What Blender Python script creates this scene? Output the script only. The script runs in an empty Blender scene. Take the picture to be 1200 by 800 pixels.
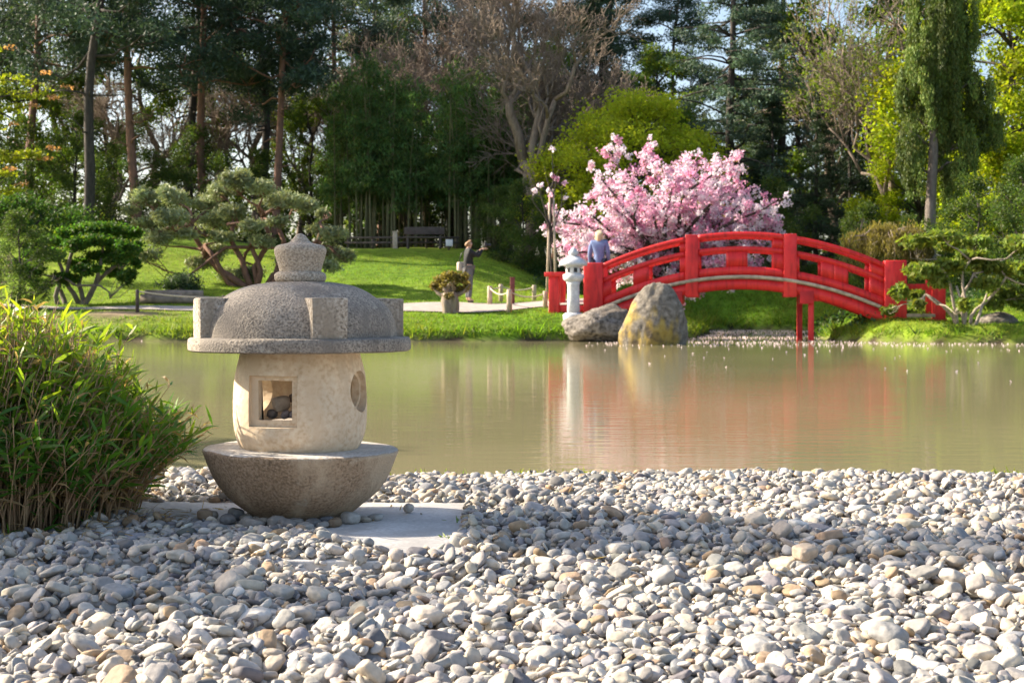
import bpy, bmesh, math, random
import numpy as np
from mathutils import Vector, Matrix, Euler, noise

# ---------------------------------------------------------------- camera, sky, sun, exposure
SC = bpy.context.scene
COL = SC.collection
F_PX, HZ, EYE = 1648.0, 360.0, 0.78          # focal length (px of a 1200 px wide frame), horizon row, eye height above the water
cam_d = bpy.data.cameras.new('camera')
cam = bpy.data.objects.new('camera', cam_d); COL.objects.link(cam); SC.camera = cam
cam.location = (0, 0, EYE); cam.rotation_euler = (math.radians(90), 0, 0)
cam_d.sensor_width = 36; cam_d.lens = 36*F_PX/1200
cam_d.shift_y = -(400-HZ)/1200
cam_d.clip_start = 0.1; cam_d.clip_end = 2000
cam_d.dof.use_dof = True; cam_d.dof.focus_distance = 4.45; cam_d.dof.aperture_fstop = 10.0

SUN_EL, SUN_BACK = 31.0, 17.0                 # elevation; degrees the sun stands beyond the frame's left side
az = math.radians(90+SUN_BACK)
sdir = Vector((-math.cos(math.radians(SUN_BACK))*math.cos(math.radians(SUN_EL)),
               math.sin(math.radians(SUN_BACK))*math.cos(math.radians(SUN_EL)), math.sin(math.radians(SUN_EL))))
world = bpy.data.worlds.new('World'); SC.world = world; world.use_nodes = True
wn = world.node_tree; bg = wn.nodes['Background']
sky = wn.nodes.new('ShaderNodeTexSky'); sky.sky_type = 'NISHITA'; sky.sun_disc = False
sky.sun_elevation = math.radians(SUN_EL); sky.sun_rotation = math.atan2(sdir.x, sdir.y)
sky.air_density = 1.0; sky.dust_density = 3.0; sky.ozone_density = 1.0
wn.links.new(sky.outputs[0], bg.inputs[0]); bg.inputs[1].default_value = 0.115
sun_d = bpy.data.lights.new('sun', 'SUN'); sun_d.energy = 5.0; sun_d.angle = math.radians(0.5); sun_d.color = (1.0, 0.88, 0.70)
sun = bpy.data.objects.new('sun', sun_d); COL.objects.link(sun)
sun.rotation_euler = sdir.to_track_quat('Z', 'Y').to_euler(); sun.location = sdir*60
SC.view_settings.view_transform = 'Standard'; SC.view_settings.look = 'None'
SC.view_settings.gamma = 1.0; SC.view_settings.use_curve_mapping = False
SC.view_settings.exposure = 1.34
SC.render.engine = 'CYCLES'
SC.cycles.use_denoising = True
SC.cycles.max_bounces = 8; SC.cycles.diffuse_bounces = 3; SC.cycles.glossy_bounces = 3; SC.cycles.transmission_bounces = 6
SC.cycles.sample_clamp_indirect = 6.0

R = np.random.default_rng(11)
random.seed(5)
def P(px, py, Y): return Vector(((px-600)/F_PX*Y, Y, EYE+(HZ-py)/F_PX*Y))
def sstep(a, b, x):
    t = np.clip((np.asarray(x, float)-a)/(b-a), 0, 1); return t*t*(3-2*t)

# ---------------------------------------------------------------- materials
def newmat(name):
    m = bpy.data.materials.new(name); m.use_nodes = True
    nt = m.node_tree; b = nt.nodes['Principled BSDF']
    return m, nt, b
def N(nt, t, **kw):
    n = nt.nodes.new(t)
    for k, v in kw.items():
        if hasattr(n, k): setattr(n, k, v)
        else: n.inputs[k.replace('_', ' ')].default_value = v
    return n
def ramp(nt, stops):
    r = nt.nodes.new('ShaderNodeValToRGB'); e = r.color_ramp.elements
    while len(e) < len(stops): e.new(0.5)
    for i, (p, c) in enumerate(stops):
        e[i].position = p; e[i].color = (c[0], c[1], c[2], 1) if not isinstance(c, (int, float)) else (c, c, c, 1)
    return r
def bump(nt, b, src, strength, dist):
    bp = N(nt, 'ShaderNodeBump'); bp.inputs['Strength'].default_value = strength; bp.inputs['Distance'].default_value = dist
    nt.links.new(src, bp.inputs['Height']); nt.links.new(bp.outputs[0], b.inputs['Normal']); return bp
def mixrgb(nt, a, b, f, mode='MIX'):
    m = nt.nodes.new('ShaderNodeMix'); m.data_type = 'RGBA'; m.blend_type = mode
    for sock, v in ((m.inputs[0], f), (m.inputs[6], a), (m.inputs[7], b)):
        if isinstance(v, bpy.types.NodeSocket): nt.links.new(v, sock)
        elif isinstance(v, (int, float)): sock.default_value = v
        else: sock.default_value = (v[0], v[1], v[2], 1)
    return m.outputs[2]

def leaf_mat(name, transl, tint=(1.25, 1.3, 0.55), rough=0.55, spec=0.3):
    m, nt, b = newmat(name)
    a = N(nt, 'ShaderNodeAttribute', attribute_name='Col')
    nt.links.new(a.outputs['Color'], b.inputs['Base Color']); b.inputs['Roughness'].default_value = rough
    b.inputs['Specular IOR Level'].default_value = spec
    tr = N(nt, 'ShaderNodeBsdfTranslucent')
    nt.links.new(mixrgb(nt, a.outputs['Color'], tint, 1.0, 'MULTIPLY'), tr.inputs[0])
    mx = N(nt, 'ShaderNodeMixShader'); mx.inputs[0].default_value = transl
    nt.links.new(b.outputs[0], mx.inputs[1]); nt.links.new(tr.outputs[0], mx.inputs[2])
    nt.links.new(mx.outputs[0], nt.nodes['Material Output'].inputs[0])
    return m
M_LEAF = leaf_mat('leaf', 0.5)
M_NEEDLE = leaf_mat('needle', 0.25, (1.2, 1.2, 0.7), 0.6)
M_SPRING = leaf_mat('spring_leaf', 0.62, (1.3, 1.35, 0.5), .6, .2)
M_BLOSSOM = leaf_mat('blossom', 0.55, (1.05, 0.95, 1.0), 0.7, 0.1)
M_BAMBOO = leaf_mat('bamboo_leaf', 0.5, (1.45, 1.4, 0.45), 0.42, 0.4)

def bark_mat(name, c, c2, scale=6.0, rough=0.9):
    m, nt, b = newmat(name)
    tc = N(nt, 'ShaderNodeTexCoord'); mp = N(nt, 'ShaderNodeMapping'); mp.inputs['Scale'].default_value = (scale, scale, scale*0.3)
    nt.links.new(tc.outputs['Object'], mp.inputs[0])
    n = N(nt, 'ShaderNodeTexNoise'); n.inputs['Scale'].default_value = 2.0; n.inputs['Detail'].default_value = 6
    nt.links.new(mp.outputs[0], n.inputs[0])
    r = ramp(nt, [(0.3, c2), (0.7, c)]); nt.links.new(n.outputs[0], r.inputs[0]); nt.links.new(r.outputs[0], b.inputs['Base Color'])
    b.inputs['Roughness'].default_value = rough; bump(nt, b, n.outputs[0], 0.6, 0.03); return m
M_BARK_DARK = bark_mat('dark_bark', (.075, .06, .05), (.03, .025, .022))
M_BARK_RED = bark_mat('red_bark', (.26, .13, .085), (.12, .07, .05))
M_BARK_GREY = bark_mat('grey_bark', (.24, .2, .17), (.11, .09, .075))
M_BARK_TAN = bark_mat('tan_bark', (.30, .235, .18), (.16, .12, .09))
M_BARK_PALE = bark_mat('pale_bark', (.42, .36, .29), (.22, .18, .14))
M_CULM = bark_mat('culm', (.22, .20, .09), (.11, .11, .05))
M_STEM = bark_mat('dry_stem', (.50, .34, .19), (.26, .15, .08), 20)

def stone_mat(name, base, dark, light, speck=140.0, stain=None, bumpd=0.004, rough=0.85, stainsc=3.0, lichen=None):
    m, nt, b = newmat(name)
    tc = N(nt, 'ShaderNodeTexCoord')
    n1 = N(nt, 'ShaderNodeTexNoise'); n1.inputs['Scale'].default_value = speck; n1.inputs['Detail'].default_value = 3
    n2 = N(nt, 'ShaderNodeTexNoise'); n2.inputs['Scale'].default_value = 4.5; n2.inputs['Detail'].default_value = 7
    n3 = N(nt, 'ShaderNodeTexVoronoi'); n3.inputs['Scale'].default_value = speck*1.2
    for n in (n1, n2, n3): nt.links.new(tc.outputs['Object'], n.inputs['Vector'])
    r1 = ramp(nt, [(0.33, dark), (0.5, base), (0.68, light)]); nt.links.new(n1.outputs[0], r1.inputs[0])
    r2 = ramp(nt, [(0.3, 0.62), (0.7, 1.15)]); nt.links.new(n2.outputs[0], r2.inputs[0])
    c = mixrgb(nt, r1.outputs[0], r2.outputs[0], 0.8, 'MULTIPLY')
    if stain:
        mp = N(nt, 'ShaderNodeMapping'); mp.inputs['Scale'].default_value = (stainsc, stainsc, stainsc*0.22)
        nt.links.new(tc.outputs['Object'], mp.inputs[0])
        n4 = N(nt, 'ShaderNodeTexNoise'); n4.inputs['Scale'].default_value = 2.0; n4.inputs['Detail'].default_value = 6; n4.inputs['Roughness'].default_value = .65
        nt.links.new(mp.outputs[0], n4.inputs[0])
        r4 = ramp(nt, [(0.50, 0.0), (0.62, .85)]); nt.links.new(n4.outputs[0], r4.inputs[0])
        c = mixrgb(nt, c, stain, r4.outputs[0])
    if lichen:
        n5 = N(nt, 'ShaderNodeTexNoise'); n5.inputs['Scale'].default_value = 11; n5.inputs['Detail'].default_value = 8; n5.inputs['Roughness'].default_value = .75
        nt.links.new(tc.outputs['Object'], n5.inputs['Vector'])
        r5 = ramp(nt, [(0.60, 0.0), (0.66, .7)]); nt.links.new(n5.outputs[0], r5.inputs[0]); c = mixrgb(nt, c, lichen, r5.outputs[0])
        r6 = ramp(nt, [(0.33, .75), (0.40, 0.0)]); nt.links.new(n5.outputs[0], r6.inputs[0]); c = mixrgb(nt, c, dark, r6.outputs[0])
    nt.links.new(c, b.inputs['Base Color']); b.inputs['Roughness'].default_value = rough
    b.inputs['Specular IOR Level'].default_value = 0.3
    ad = N(nt, 'ShaderNodeMath', operation='ADD'); nt.links.new(n1.outputs[0], ad.inputs[0]); nt.links.new(n2.outputs[0], ad.inputs[1])
    bump(nt, b, ad.outputs[0], 0.8, bumpd)
    return m
M_ROOF = stone_mat('roof_granite', (.31, .265, .215), (.14, .12, .10), (.45, .39, .32), 150, (.19, .165, .14), .006, lichen=(.46, .42, .34))
M_BLOCK = stone_mat('block_granite', (.40, .34, .27), (.16, .13, .1), (.58, .52, .44), 110, (.28, .235, .18), .005, lichen=(.50, .45, .34))
M_FINIAL = stone_mat('finial_granite', (.42, .35, .27), (.24, .20, .155), (.55, .48, .39), 150, None, .006)
M_LAMP = stone_mat('cream_stone', (.79, .62, .43), (.66, .48, .31), (.84, .70, .52), 60, (.66, .51, .35), .0025, .85, 5.0)
M_BOWL = stone_mat('bowl_stone', (.33, .23, .145), (.20, .14, .09), (.42, .31, .215), 120, (.50, .39, .27), .005, .85, 2.2, (.44, .38, .29))
M_BOWLTOP = stone_mat('bowl_top_stone', (.55, .50, .44), (.42, .37, .32), (.66, .62, .56), 90, None, .003)
M_SLAB = stone_mat('concrete', (.53, .505, .48), (.44, .415, .39), (.59, .565, .54), 70, (.42, .395, .37), .002, lichen=(.66, .63, .58))
M_WHITE_STONE = stone_mat('pale_granite', (.64, .65, .67), (.52, .53, .56), (.74, .75, .77), 40, None, .004)
M_ROCK = stone_mat('boulder', (.19, .165, .14), (.07, .06, .05), (.30, .265, .23), 12, (.11, .09, .07), .03, .9, .9)

def lichen_mat():
    m, nt, b = newmat('lichen_boulder')
    tc = N(nt, 'ShaderNodeTexCoord')
    n1 = N(nt, 'ShaderNodeTexNoise'); n1.inputs['Scale'].default_value = 9; n1.inputs['Detail'].default_value = 8; n1.inputs['Roughness'].default_value = .7
    n2 = N(nt, 'ShaderNodeTexNoise'); n2.inputs['Scale'].default_value = 1.9; n2.inputs['Detail'].default_value = 6
    n3 = N(nt, 'ShaderNodeTexNoise'); n3.inputs['Scale'].default_value = 4.2; n3.inputs['Detail'].default_value = 6
    mp = N(nt, 'ShaderNodeMapping'); mp.inputs['Location'].default_value = (.25, .1, .3); mp.inputs['Scale'].default_value = (1.3, 1, .55)
    nt.links.new(tc.outputs['Object'], mp.inputs[0]); nt.links.new(mp.outputs[0], n2.inputs[0])
    for n in (n1, n3): nt.links.new(tc.outputs['Object'], n.inputs['Vector'])
    r1 = ramp(nt, [(0.3, (.045, .038, .03)), (0.5, (.15, .13, .105)), (0.7, (.28, .25, .21))]); nt.links.new(n1.outputs[0], r1.inputs[0])
    sx = N(nt, 'ShaderNodeSeparateXYZ'); nt.links.new(tc.outputs['Object'], sx.inputs[0])
    # lichen grows on the weather (left) side
    ma = N(nt, 'ShaderNodeMath', operation='MULTIPLY_ADD'); ma.inputs[1].default_value = -0.17; nt.links.new(sx.outputs[0], ma.inputs[0]); nt.links.new(n2.outputs[0], ma.inputs[2])
    r2 = ramp(nt, [(0.465, 0.0), (0.56, .9)]); nt.links.new(ma.outputs[0], r2.inputs[0])
    r3 = ramp(nt, [(0.35, (.07, .05, .025)), (0.52, (.30, .205, .035)), (.72, (.40, .31, .09))]); nt.links.new(n3.outputs[0], r3.inputs[0])
    c = mixrgb(nt, r1.outputs[0], r3.outputs[0], r2.outputs[0])
    nt.links.new(c, b.inputs['Base Color']); b.inputs['Roughness'].default_value = .9
    bump(nt, b, n1.outputs[0], .8, .04); return m
M_LICHEN = lichen_mat()

def plain(name, c, rough=.7, nz=.25, sc=8.0, bd=0.0, spec=.4):
    m, nt, b = newmat(name)
    tc = N(nt, 'ShaderNodeTexCoord'); n = N(nt, 'ShaderNodeTexNoise'); n.inputs['Scale'].default_value = sc; n.inputs['Detail'].default_value = 6
    nt.links.new(tc.outputs['Object'], n.inputs[0])
    r = ramp(nt, [(0.3, tuple(x*(1-nz) for x in c)), (0.7, tuple(min(1, x*(1+nz)) for x in c))]); nt.links.new(n.outputs[0], r.inputs[0])
    nt.links.new(r.outputs[0], b.inputs['Base Color']); b.inputs['Roughness'].default_value = rough; b.inputs['Specular IOR Level'].default_value = spec
    if bd: bump(nt, b, n.outputs[0], .6, bd)
    return m
def red_paint():
    m, nt, b = newmat('red_paint'); tc = N(nt, 'ShaderNodeTexCoord')
    n1 = N(nt, 'ShaderNodeTexNoise'); n1.inputs['Scale'].default_value = 2.2; n1.inputs['Detail'].default_value = 7; n1.inputs['Roughness'].default_value = .65
    mp = N(nt, 'ShaderNodeMapping'); mp.inputs['Scale'].default_value = (9, 9, 1.6)
    n2 = N(nt, 'ShaderNodeTexNoise'); n2.inputs['Scale'].default_value = 1.5; n2.inputs['Detail'].default_value = 6
    nt.links.new(tc.outputs['Object'], n1.inputs[0]); nt.links.new(tc.outputs['Object'], mp.inputs[0]); nt.links.new(mp.outputs[0], n2.inputs[0])
    r1 = ramp(nt, [(0.32, (.50, .012, .015)), (0.52, (.68, .017, .018)), (0.72, (.72, .045, .038))]); nt.links.new(n1.outputs[0], r1.inputs[0])
    r2 = ramp(nt, [(0.28, .55), (0.5, 1.0)]); nt.links.new(n2.outputs[0], r2.inputs[0])
    nt.links.new(mixrgb(nt, r1.outputs[0], r2.outputs[0], .8, 'MULTIPLY'), b.inputs['Base Color'])
    r3 = ramp(nt, [(0.3, .65), (0.7, .38)]); nt.links.new(n2.outputs[0], r3.inputs[0]); nt.links.new(r3.outputs[0], b.inputs['Roughness'])
    bump(nt, b, n2.outputs[0], .5, .006); return m
M_RED = red_paint()
M_REDDARK = plain('dark_red_paint', (.45, .015, .02), .6, .3, 4.0, .004)  # darker red for the pier and approach beams
M_DECK = plain('weathered_plank', (.40, .33, .25), .85, .35, 9, .01)
M_POST = plain('pale_wood', (.50, .40, .30), .85, .25, 10, .004)
M_ROPE = plain('rope', (.52, .44, .34), .9, .2, 40)
M_WOODDARK = plain('dark_wood', (.09, .07, .06), .8, .3, 8, .004)
M_WOODRED = plain('stained_wood', (.16, .05, .045), .8, .3, 8, .004)
M_LOG = plain('grey_wood', (.24, .19, .15), .9, .4, 6, .01)
M_SIGN = plain('white_board', (.72, .73, .74), .5, .05)
M_SKIN = plain('skin', (.60, .36, .26), .55, .06)
M_HAIRBLOND = plain('blond_hair', (.62, .50, .30), .5, .25, 60, .004)
M_HAIRGINGER = plain('ginger_hair', (.33, .19, .10), .5, .25, 60, .004)
M_BLUE = plain('blue_jacket', (.16, .22, .40), .85, .15, 20, .003)
M_NAVY = plain('navy_trousers', (.025, .03, .055), .85, .2, 20)
M_BLACKCOAT = plain('dark_coat', (.016, .017, .019), .8, .3, 14)
M_GREYCLOTH = plain('grey_cloth', (.13, .125, .13), .9, .15, 20)
M_BLACK = plain('black_plastic', (.02, .02, .022), .4, .1)
M_BAG = plain('pale_bag', (.55, .46, .38), .8, .2, 20)
M_SHOE = plain('shoe', (.40, .24, .18), .7, .1)

def attr_mat(name, rough=.75, nsc=60., nlo=.8, nhi=1.15, bd=.002, spec=.3):
    m, nt, b = newmat(name)
    a = N(nt, 'ShaderNodeAttribute', attribute_name='Col')
    tc = N(nt, 'ShaderNodeTexCoord'); n = N(nt, 'ShaderNodeTexNoise'); n.inputs['Scale'].default_value = nsc; n.inputs['Detail'].default_value = 5
    nt.links.new(tc.outputs['Object'], n.inputs[0])
    r = ramp(nt, [(0.3, nlo), (0.7, nhi)]); nt.links.new(n.outputs[0], r.inputs[0])
    nt.links.new(mixrgb(nt, a.outputs['Color'], r.outputs[0], 1.0, 'MULTIPLY'), b.inputs['Base Color'])
    b.inputs['Roughness'].default_value = rough; b.inputs['Specular IOR Level'].default_value = spec
    if bd: bump(nt, b, n.outputs[0], .7, bd)
    return m
M_PEBBLE = attr_mat('pebble_stone', .7, 55., .78, 1.15, .004)
M_GROUND = attr_mat('soil_and_turf', .95, 3.0, .6, 1.35, .05, .1)
M_PATH = plain('gravel_path', (.36, .315, .28), .95, .18, 5, .01)

def water_mat():
    m, nt, b = newmat('pond_water')
    nt.nodes.remove(b)
    tc = N(nt, 'ShaderNodeTexCoord')
    mp = N(nt, 'ShaderNodeMapping'); mp.inputs['Scale'].default_value = (.9, 3.2, 1)
    nt.links.new(tc.outputs['Object'], mp.inputs[0])
    n1 = N(nt, 'ShaderNodeTexNoise'); n1.inputs['Scale'].default_value = 2.6; n1.inputs['Detail'].default_value = 4
    nt.links.new(mp.outputs[0], n1.inputs[0])
    bp = N(nt, 'ShaderNodeBump'); bp.inputs['Strength'].default_value = .24; bp.inputs['Distance'].default_value = .010
    nt.links.new(n1.outputs[0], bp.inputs['Height'])
    n2 = N(nt, 'ShaderNodeTexNoise'); n2.inputs['Scale'].default_value = .25; n2.inputs['Detail'].default_value = 5
    nt.links.new(tc.outputs['Object'], n2.inputs[0])
    r = ramp(nt, [(0.3, (.20, .185, .098)), (0.7, (.255, .225, .13))]); nt.links.new(n2.outputs[0], r.inputs[0])
    d = N(nt, 'ShaderNodeBsdfDiffuse'); nt.links.new(r.outputs[0], d.inputs[0])
    g = N(nt, 'ShaderNodeBsdfGlossy'); g.inputs['Roughness'].default_value = .035; g.inputs['Color'].default_value = (.95, .95, .92, 1)
    nt.links.new(bp.outputs[0], g.inputs['Normal'])
    lw = N(nt, 'ShaderNodeFresnel'); lw.inputs['IOR'].default_value = 1.22
    mm = N(nt, 'ShaderNodeMath', operation='MULTIPLY'); mm.inputs[1].default_value = .95; nt.links.new(lw.outputs[0], mm.inputs[0])
    mx = N(nt, 'ShaderNodeMixShader'); nt.links.new(mm.outputs[0], mx.inputs[0]); nt.links.new(d.outputs[0], mx.inputs[1]); nt.links.new(g.outputs[0], mx.inputs[2])
    nt.links.new(mx.outputs[0], nt.nodes['Material Output'].inputs[0])
    return m
M_WATER = water_mat()

# ---------------------------------------------------------------- mesh helpers
def np_mesh(name, V, quads=None, tris=None, mat=None, col=None, smooth=False):
    V = np.asarray(V, np.float32); me = bpy.data.meshes.new(name)
    me.vertices.add(len(V)); me.vertices.foreach_set('co', V.ravel())
    q = np.zeros((0, 4), np.int32) if quads is None or len(quads) == 0 else np.asarray(quads, np.int32)
    t = np.zeros((0, 3), np.int32) if tris is None or len(tris) == 0 else np.asarray(tris, np.int32)
    loops = np.concatenate([q.ravel(), t.ravel()]).astype(np.int32)
    starts = np.concatenate([np.arange(len(q))*4, len(q)*4+np.arange(len(t))*3]).astype(np.int32)
    me.loops.add(len(loops)); me.loops.foreach_set('vertex_index', loops)
    me.polygons.add(len(starts)); me.polygons.foreach_set('loop_start', starts)
    if smooth: me.polygons.foreach_set('use_smooth', np.ones(len(starts), bool))
    me.update(calc_edges=True)
    if col is not None:
        c = np.ones((len(V), 4), np.float32); c[:, :3] = col
        a = me.color_attributes.new('Col', 'FLOAT_COLOR', 'POINT'); a.data.foreach_set('color', c.ravel())
    if mat: me.materials.append(mat)
    return me
def link(name, me, parent=None, loc=None):
    o = bpy.data.objects.new(name, me); COL.objects.link(o)
    if parent: o.parent = parent
    if loc is not None: o.location = loc
    return o
def tag(o, label=None, cat=None, group=None, kind=None):
    if label: o['label'] = label
    if cat: o['category'] = cat
    if group: o['group'] = group
    if kind: o['kind'] = kind
    return o
def thing(name, label, cat, loc=(0, 0, 0), rz=0., group=None, scale=1.0):
    o = bpy.data.objects.new(name, None); COL.objects.link(o); o.empty_display_size = .1
    o.location = loc; o.rotation_euler = (0, 0, rz); o.scale = (scale,)*3 if isinstance(scale, (int, float)) else scale
    return tag(o, label, cat, group)
def copy_tree(root, loc, rz=0., scale=1.0, label=None, group=None):
    def rec(o, par):
        c = o.copy(); COL.objects.link(c)
        if par: c.parent = par
        for ch in list(o.children): rec(ch, c)
        return c
    r = rec(root, None); r.location = loc; r.rotation_euler = (0, 0, rz); r.scale = (scale,)*3 if isinstance(scale, (int, float)) else scale
    if label: r['label'] = label
    if group: r['group'] = group
    return r

class MB:
    def __init__(s): s.V, s.Q, s.T, s.C, s.n = [], [], [], [], 0
    def add(s, V, Q=None, T=None, col=None):
        V = np.asarray(V, float).reshape(-1, 3)
        if Q is not None and len(Q): s.Q.append(np.asarray(Q)+s.n)
        if T is not None and len(T): s.T.append(np.asarray(T)+s.n)
        s.V.append(V); s.C.append(np.broadcast_to(np.asarray((1, 1, 1) if col is None else col, float), (len(V), 3))); s.n += len(V)
    def mesh(s, name, mat=None, smooth=False, off=None):
        V = np.concatenate(s.V)
        if off is not None: V = V-np.asarray(off)
        return np_mesh(name, V, np.concatenate(s.Q) if s.Q else None, np.concatenate(s.T) if s.T else None, mat, np.concatenate(s.C), smooth)
    def build(s, name, mat, parent=None, smooth=False, off=None): return link(name, s.mesh(name, mat, smooth, off), parent)
    def tube(s, pts, rad, n=6, col=None):
        pts = [Vector(p) for p in pts]; k = len(pts)
        if isinstance(rad, (int, float)): rad = [rad]*k
        Vv = []; up = None
        for i, p in enumerate(pts):
            d = (pts[min(i+1, k-1)]-pts[max(i-1, 0)])
            if d.length < 1e-9: d = Vector((0, 0, 1))
            d.normalize()
            if up is None: up = d.orthogonal().normalized()
            else:
                up = up-d*up.dot(d)
                up = up.normalized() if up.length > 1e-6 else d.orthogonal().normalized()
            w = d.cross(up)
            for j in range(n):
                a = 2*math.pi*j/n; Vv.append(p+(up*math.cos(a)+w*math.sin(a))*rad[i])
        Q = [(i*n+j, i*n+(j+1) % n, (i+1)*n+(j+1) % n, (i+1)*n+j) for i in range(k-1) for j in range(n)]
        T = [(k*n, (j+1) % n, j) for j in range(n)]+[(k*n+1, (k-1)*n+j, (k-1)*n+(j+1) % n) for j in range(n)]
        Vv += [pts[0], pts[-1]]
        s.add([tuple(v) for v in Vv], Q, T, col)
    def box(s, c, size, rot=None, bev=0.0, col=None):
        bm = bmesh.new(); bmesh.ops.create_cube(bm, size=1.0)
        bmesh.ops.scale(bm, vec=size, verts=bm.verts)
        if bev: bmesh.ops.bevel(bm, geom=bm.edges[:]+bm.verts[:], offset=bev, segments=2, affect='EDGES', profile=.5)
        if rot is not None: bmesh.ops.rotate(bm, matrix=rot, verts=bm.verts)
        bmesh.ops.translate(bm, vec=c, verts=bm.verts); s.bm(bm, col); bm.free()
    def bm(s, bm, col=None):
        bm.verts.index_update(); V = [tuple(v.co) for v in bm.verts]; Q, T = [], []
        for f in bm.faces:
            ids = [v.index for v in f.verts]
            if len(ids) == 4: Q.append(ids)
            elif len(ids) == 3: T.append(ids)
            else:
                for i in range(1, len(ids)-1): T.append((ids[0], ids[i], ids[i+1]))
        s.add(V, Q, T, col)
    def lathe(s, prof, n=64, c=(0, 0, 0), col=None, ang0=0.):
        V = []; k = len(prof)
        for r, z in prof:
            for j in range(n):
                a = ang0+2*math.pi*j/n; V.append((c[0]+r*math.cos(a), c[1]+r*math.sin(a), c[2]+z))
        Q = [(i*n+j, i*n+(j+1) % n, (i+1)*n+(j+1) % n, (i+1)*n+j) for i in range(k-1) for j in range(n)]
        T = []
        if prof[0][0] > 1e-4:
            V.append((c[0], c[1], c[2]+prof[0][1])); T += [(len(V)-1, (j+1) % n, j) for j in range(n)]
        if prof[-1][0] > 1e-4:
            V.append((c[0], c[1], c[2]+prof[-1][1])); T += [(len(V)-1, (k-1)*n+j, (k-1)*n+(j+1) % n) for j in range(n)]
        s.add(V, Q, T, col)
    def strip(s, xs, zt, zb, y0, y1, col=None):      # a closed bar following a curve in the XZ plane
        k = len(xs); V = []
        for x, a, b in zip(xs, zt, zb): V += [(x, y0, b), (x, y0, a), (x, y1, a), (x, y1, b)]
        Q = [(i*4+j, i*4+(j+1) % 4, (i+1)*4+(j+1) % 4, (i+1)*4+j) for i in range(k-1) for j in range(4)]
        Q += [(3, 2, 1, 0), ((k-1)*4, (k-1)*4+1, (k-1)*4+2, (k-1)*4+3)]
        s.add(V, Q, None, col)
    def leaves(s, C, D, Nn, L, W, col):              # diamond leaves
        C = np.asarray(C, float); n = len(C)
        D = D/np.maximum(np.linalg.norm(D, axis=1, keepdims=True), 1e-9)
        S = np.cross(D, Nn); S = S/np.maximum(np.linalg.norm(S, axis=1, keepdims=True), 1e-9)
        L = np.broadcast_to(L, n)[:, None]; W = np.broadcast_to(W, n)[:, None]
        V = np.stack([C-D*L*.5, C+S*W*.5, C+D*L*.5, C-S*W*.5], 1).reshape(-1, 3)
        s.add(V, np.arange(n*4).reshape(n, 4), None, np.repeat(np.broadcast_to(col, (n, 3)), 4, 0))
    def blades(s, B, D, Nn, L, W, droop, col):       # lanceolate leaves: base, widest part, shoulder, tip
        n = len(B); D = D/np.maximum(np.linalg.norm(D, axis=1, keepdims=True), 1e-9)
        S = np.cross(D, Nn); S = S/np.maximum(np.linalg.norm(S, axis=1, keepdims=True), 1e-9)
        L = np.broadcast_to(L, n)[:, None]; W = np.broadcast_to(W, n)[:, None]; dr = np.broadcast_to(droop, n)[:, None]*np.array([0, 0, -1.])
        def at(t): return B+D*L*t+dr*L*t*t
        V = np.stack([B, at(.3)-S*W*.5, at(.3)+S*W*.5, at(.65)-S*W*.38, at(.65)+S*W*.38, at(1.)], 1).reshape(-1, 3)
        b = np.arange(n)[:, None]*6
        s.add(V, b+np.array([[1, 2, 4, 3]]), np.concatenate([b+np.array([[0, 2, 1]]), b+np.array([[3, 4, 5]])]), np.repeat(np.broadcast_to(col, (n, 3)), 6, 0))

def rdir(n, up=0.0, rg=R):
    d = rg.normal(size=(n, 3)); d /= np.linalg.norm(d, axis=1, keepdims=True); d[:, 2] += up
    return d/np.linalg.norm(d, axis=1, keepdims=True)
def foliage(mb, clumps, L, W, color, var=.22, yel=.0, rg=R, up=.5, droop=0., shell=.45):
    """clumps: (center, (rx,ry,rz), count); leaves fill each clump, most near its outside; every clump has a tone of its own"""
    color = np.asarray(color)
    for c, rr, n in clumps:
        d = rdir(n, 0, rg); r = rg.random(n)**shell
        pos = np.asarray(c)+d*np.asarray(rr)*r[:, None]*(1+.18*rg.normal(size=(n, 1)))
        nn = rdir(n, up, rg); ax = np.cross(nn, rdir(n, 0, rg)); ax[:, 2] -= droop
        tone = 1+var*rg.normal(); y = np.clip(yel+.18*rg.normal(size=(n, 1)), 0, .6) if yel else np.zeros((n, 1))
        cc = color*np.clip(tone, .5, 1.6)*(1+.15*rg.normal(size=(n, 1)))
        cc = np.clip(cc*(1-y)+y*np.array([color[1]*1.25, color[1]*1.1, color[2]*.6]), .003, .95)
        mb.leaves(pos, ax, nn, L*(.7+.6*rg.random(n)), W*(.7+.6*rg.random(n)), cc)
def wig(a, b, k, amp, rg=R, sag=0.):
    a, b = np.asarray(a, float), np.asarray(b, float); t = np.linspace(0, 1, k)
    p = a+(b-a)*t[:, None]; nrm = np.linalg.norm(b-a)
    off = sum((rg.normal(size=(1, 3))*amp*nrm*1.3/q)*np.sin(np.pi*q*t)[:, None] for q in (1, 2, 3, 4)[:max(1, min(4, k//2))])
    p += off; p[:, 2] += sag*nrm*np.sin(np.pi*t); return p
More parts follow.
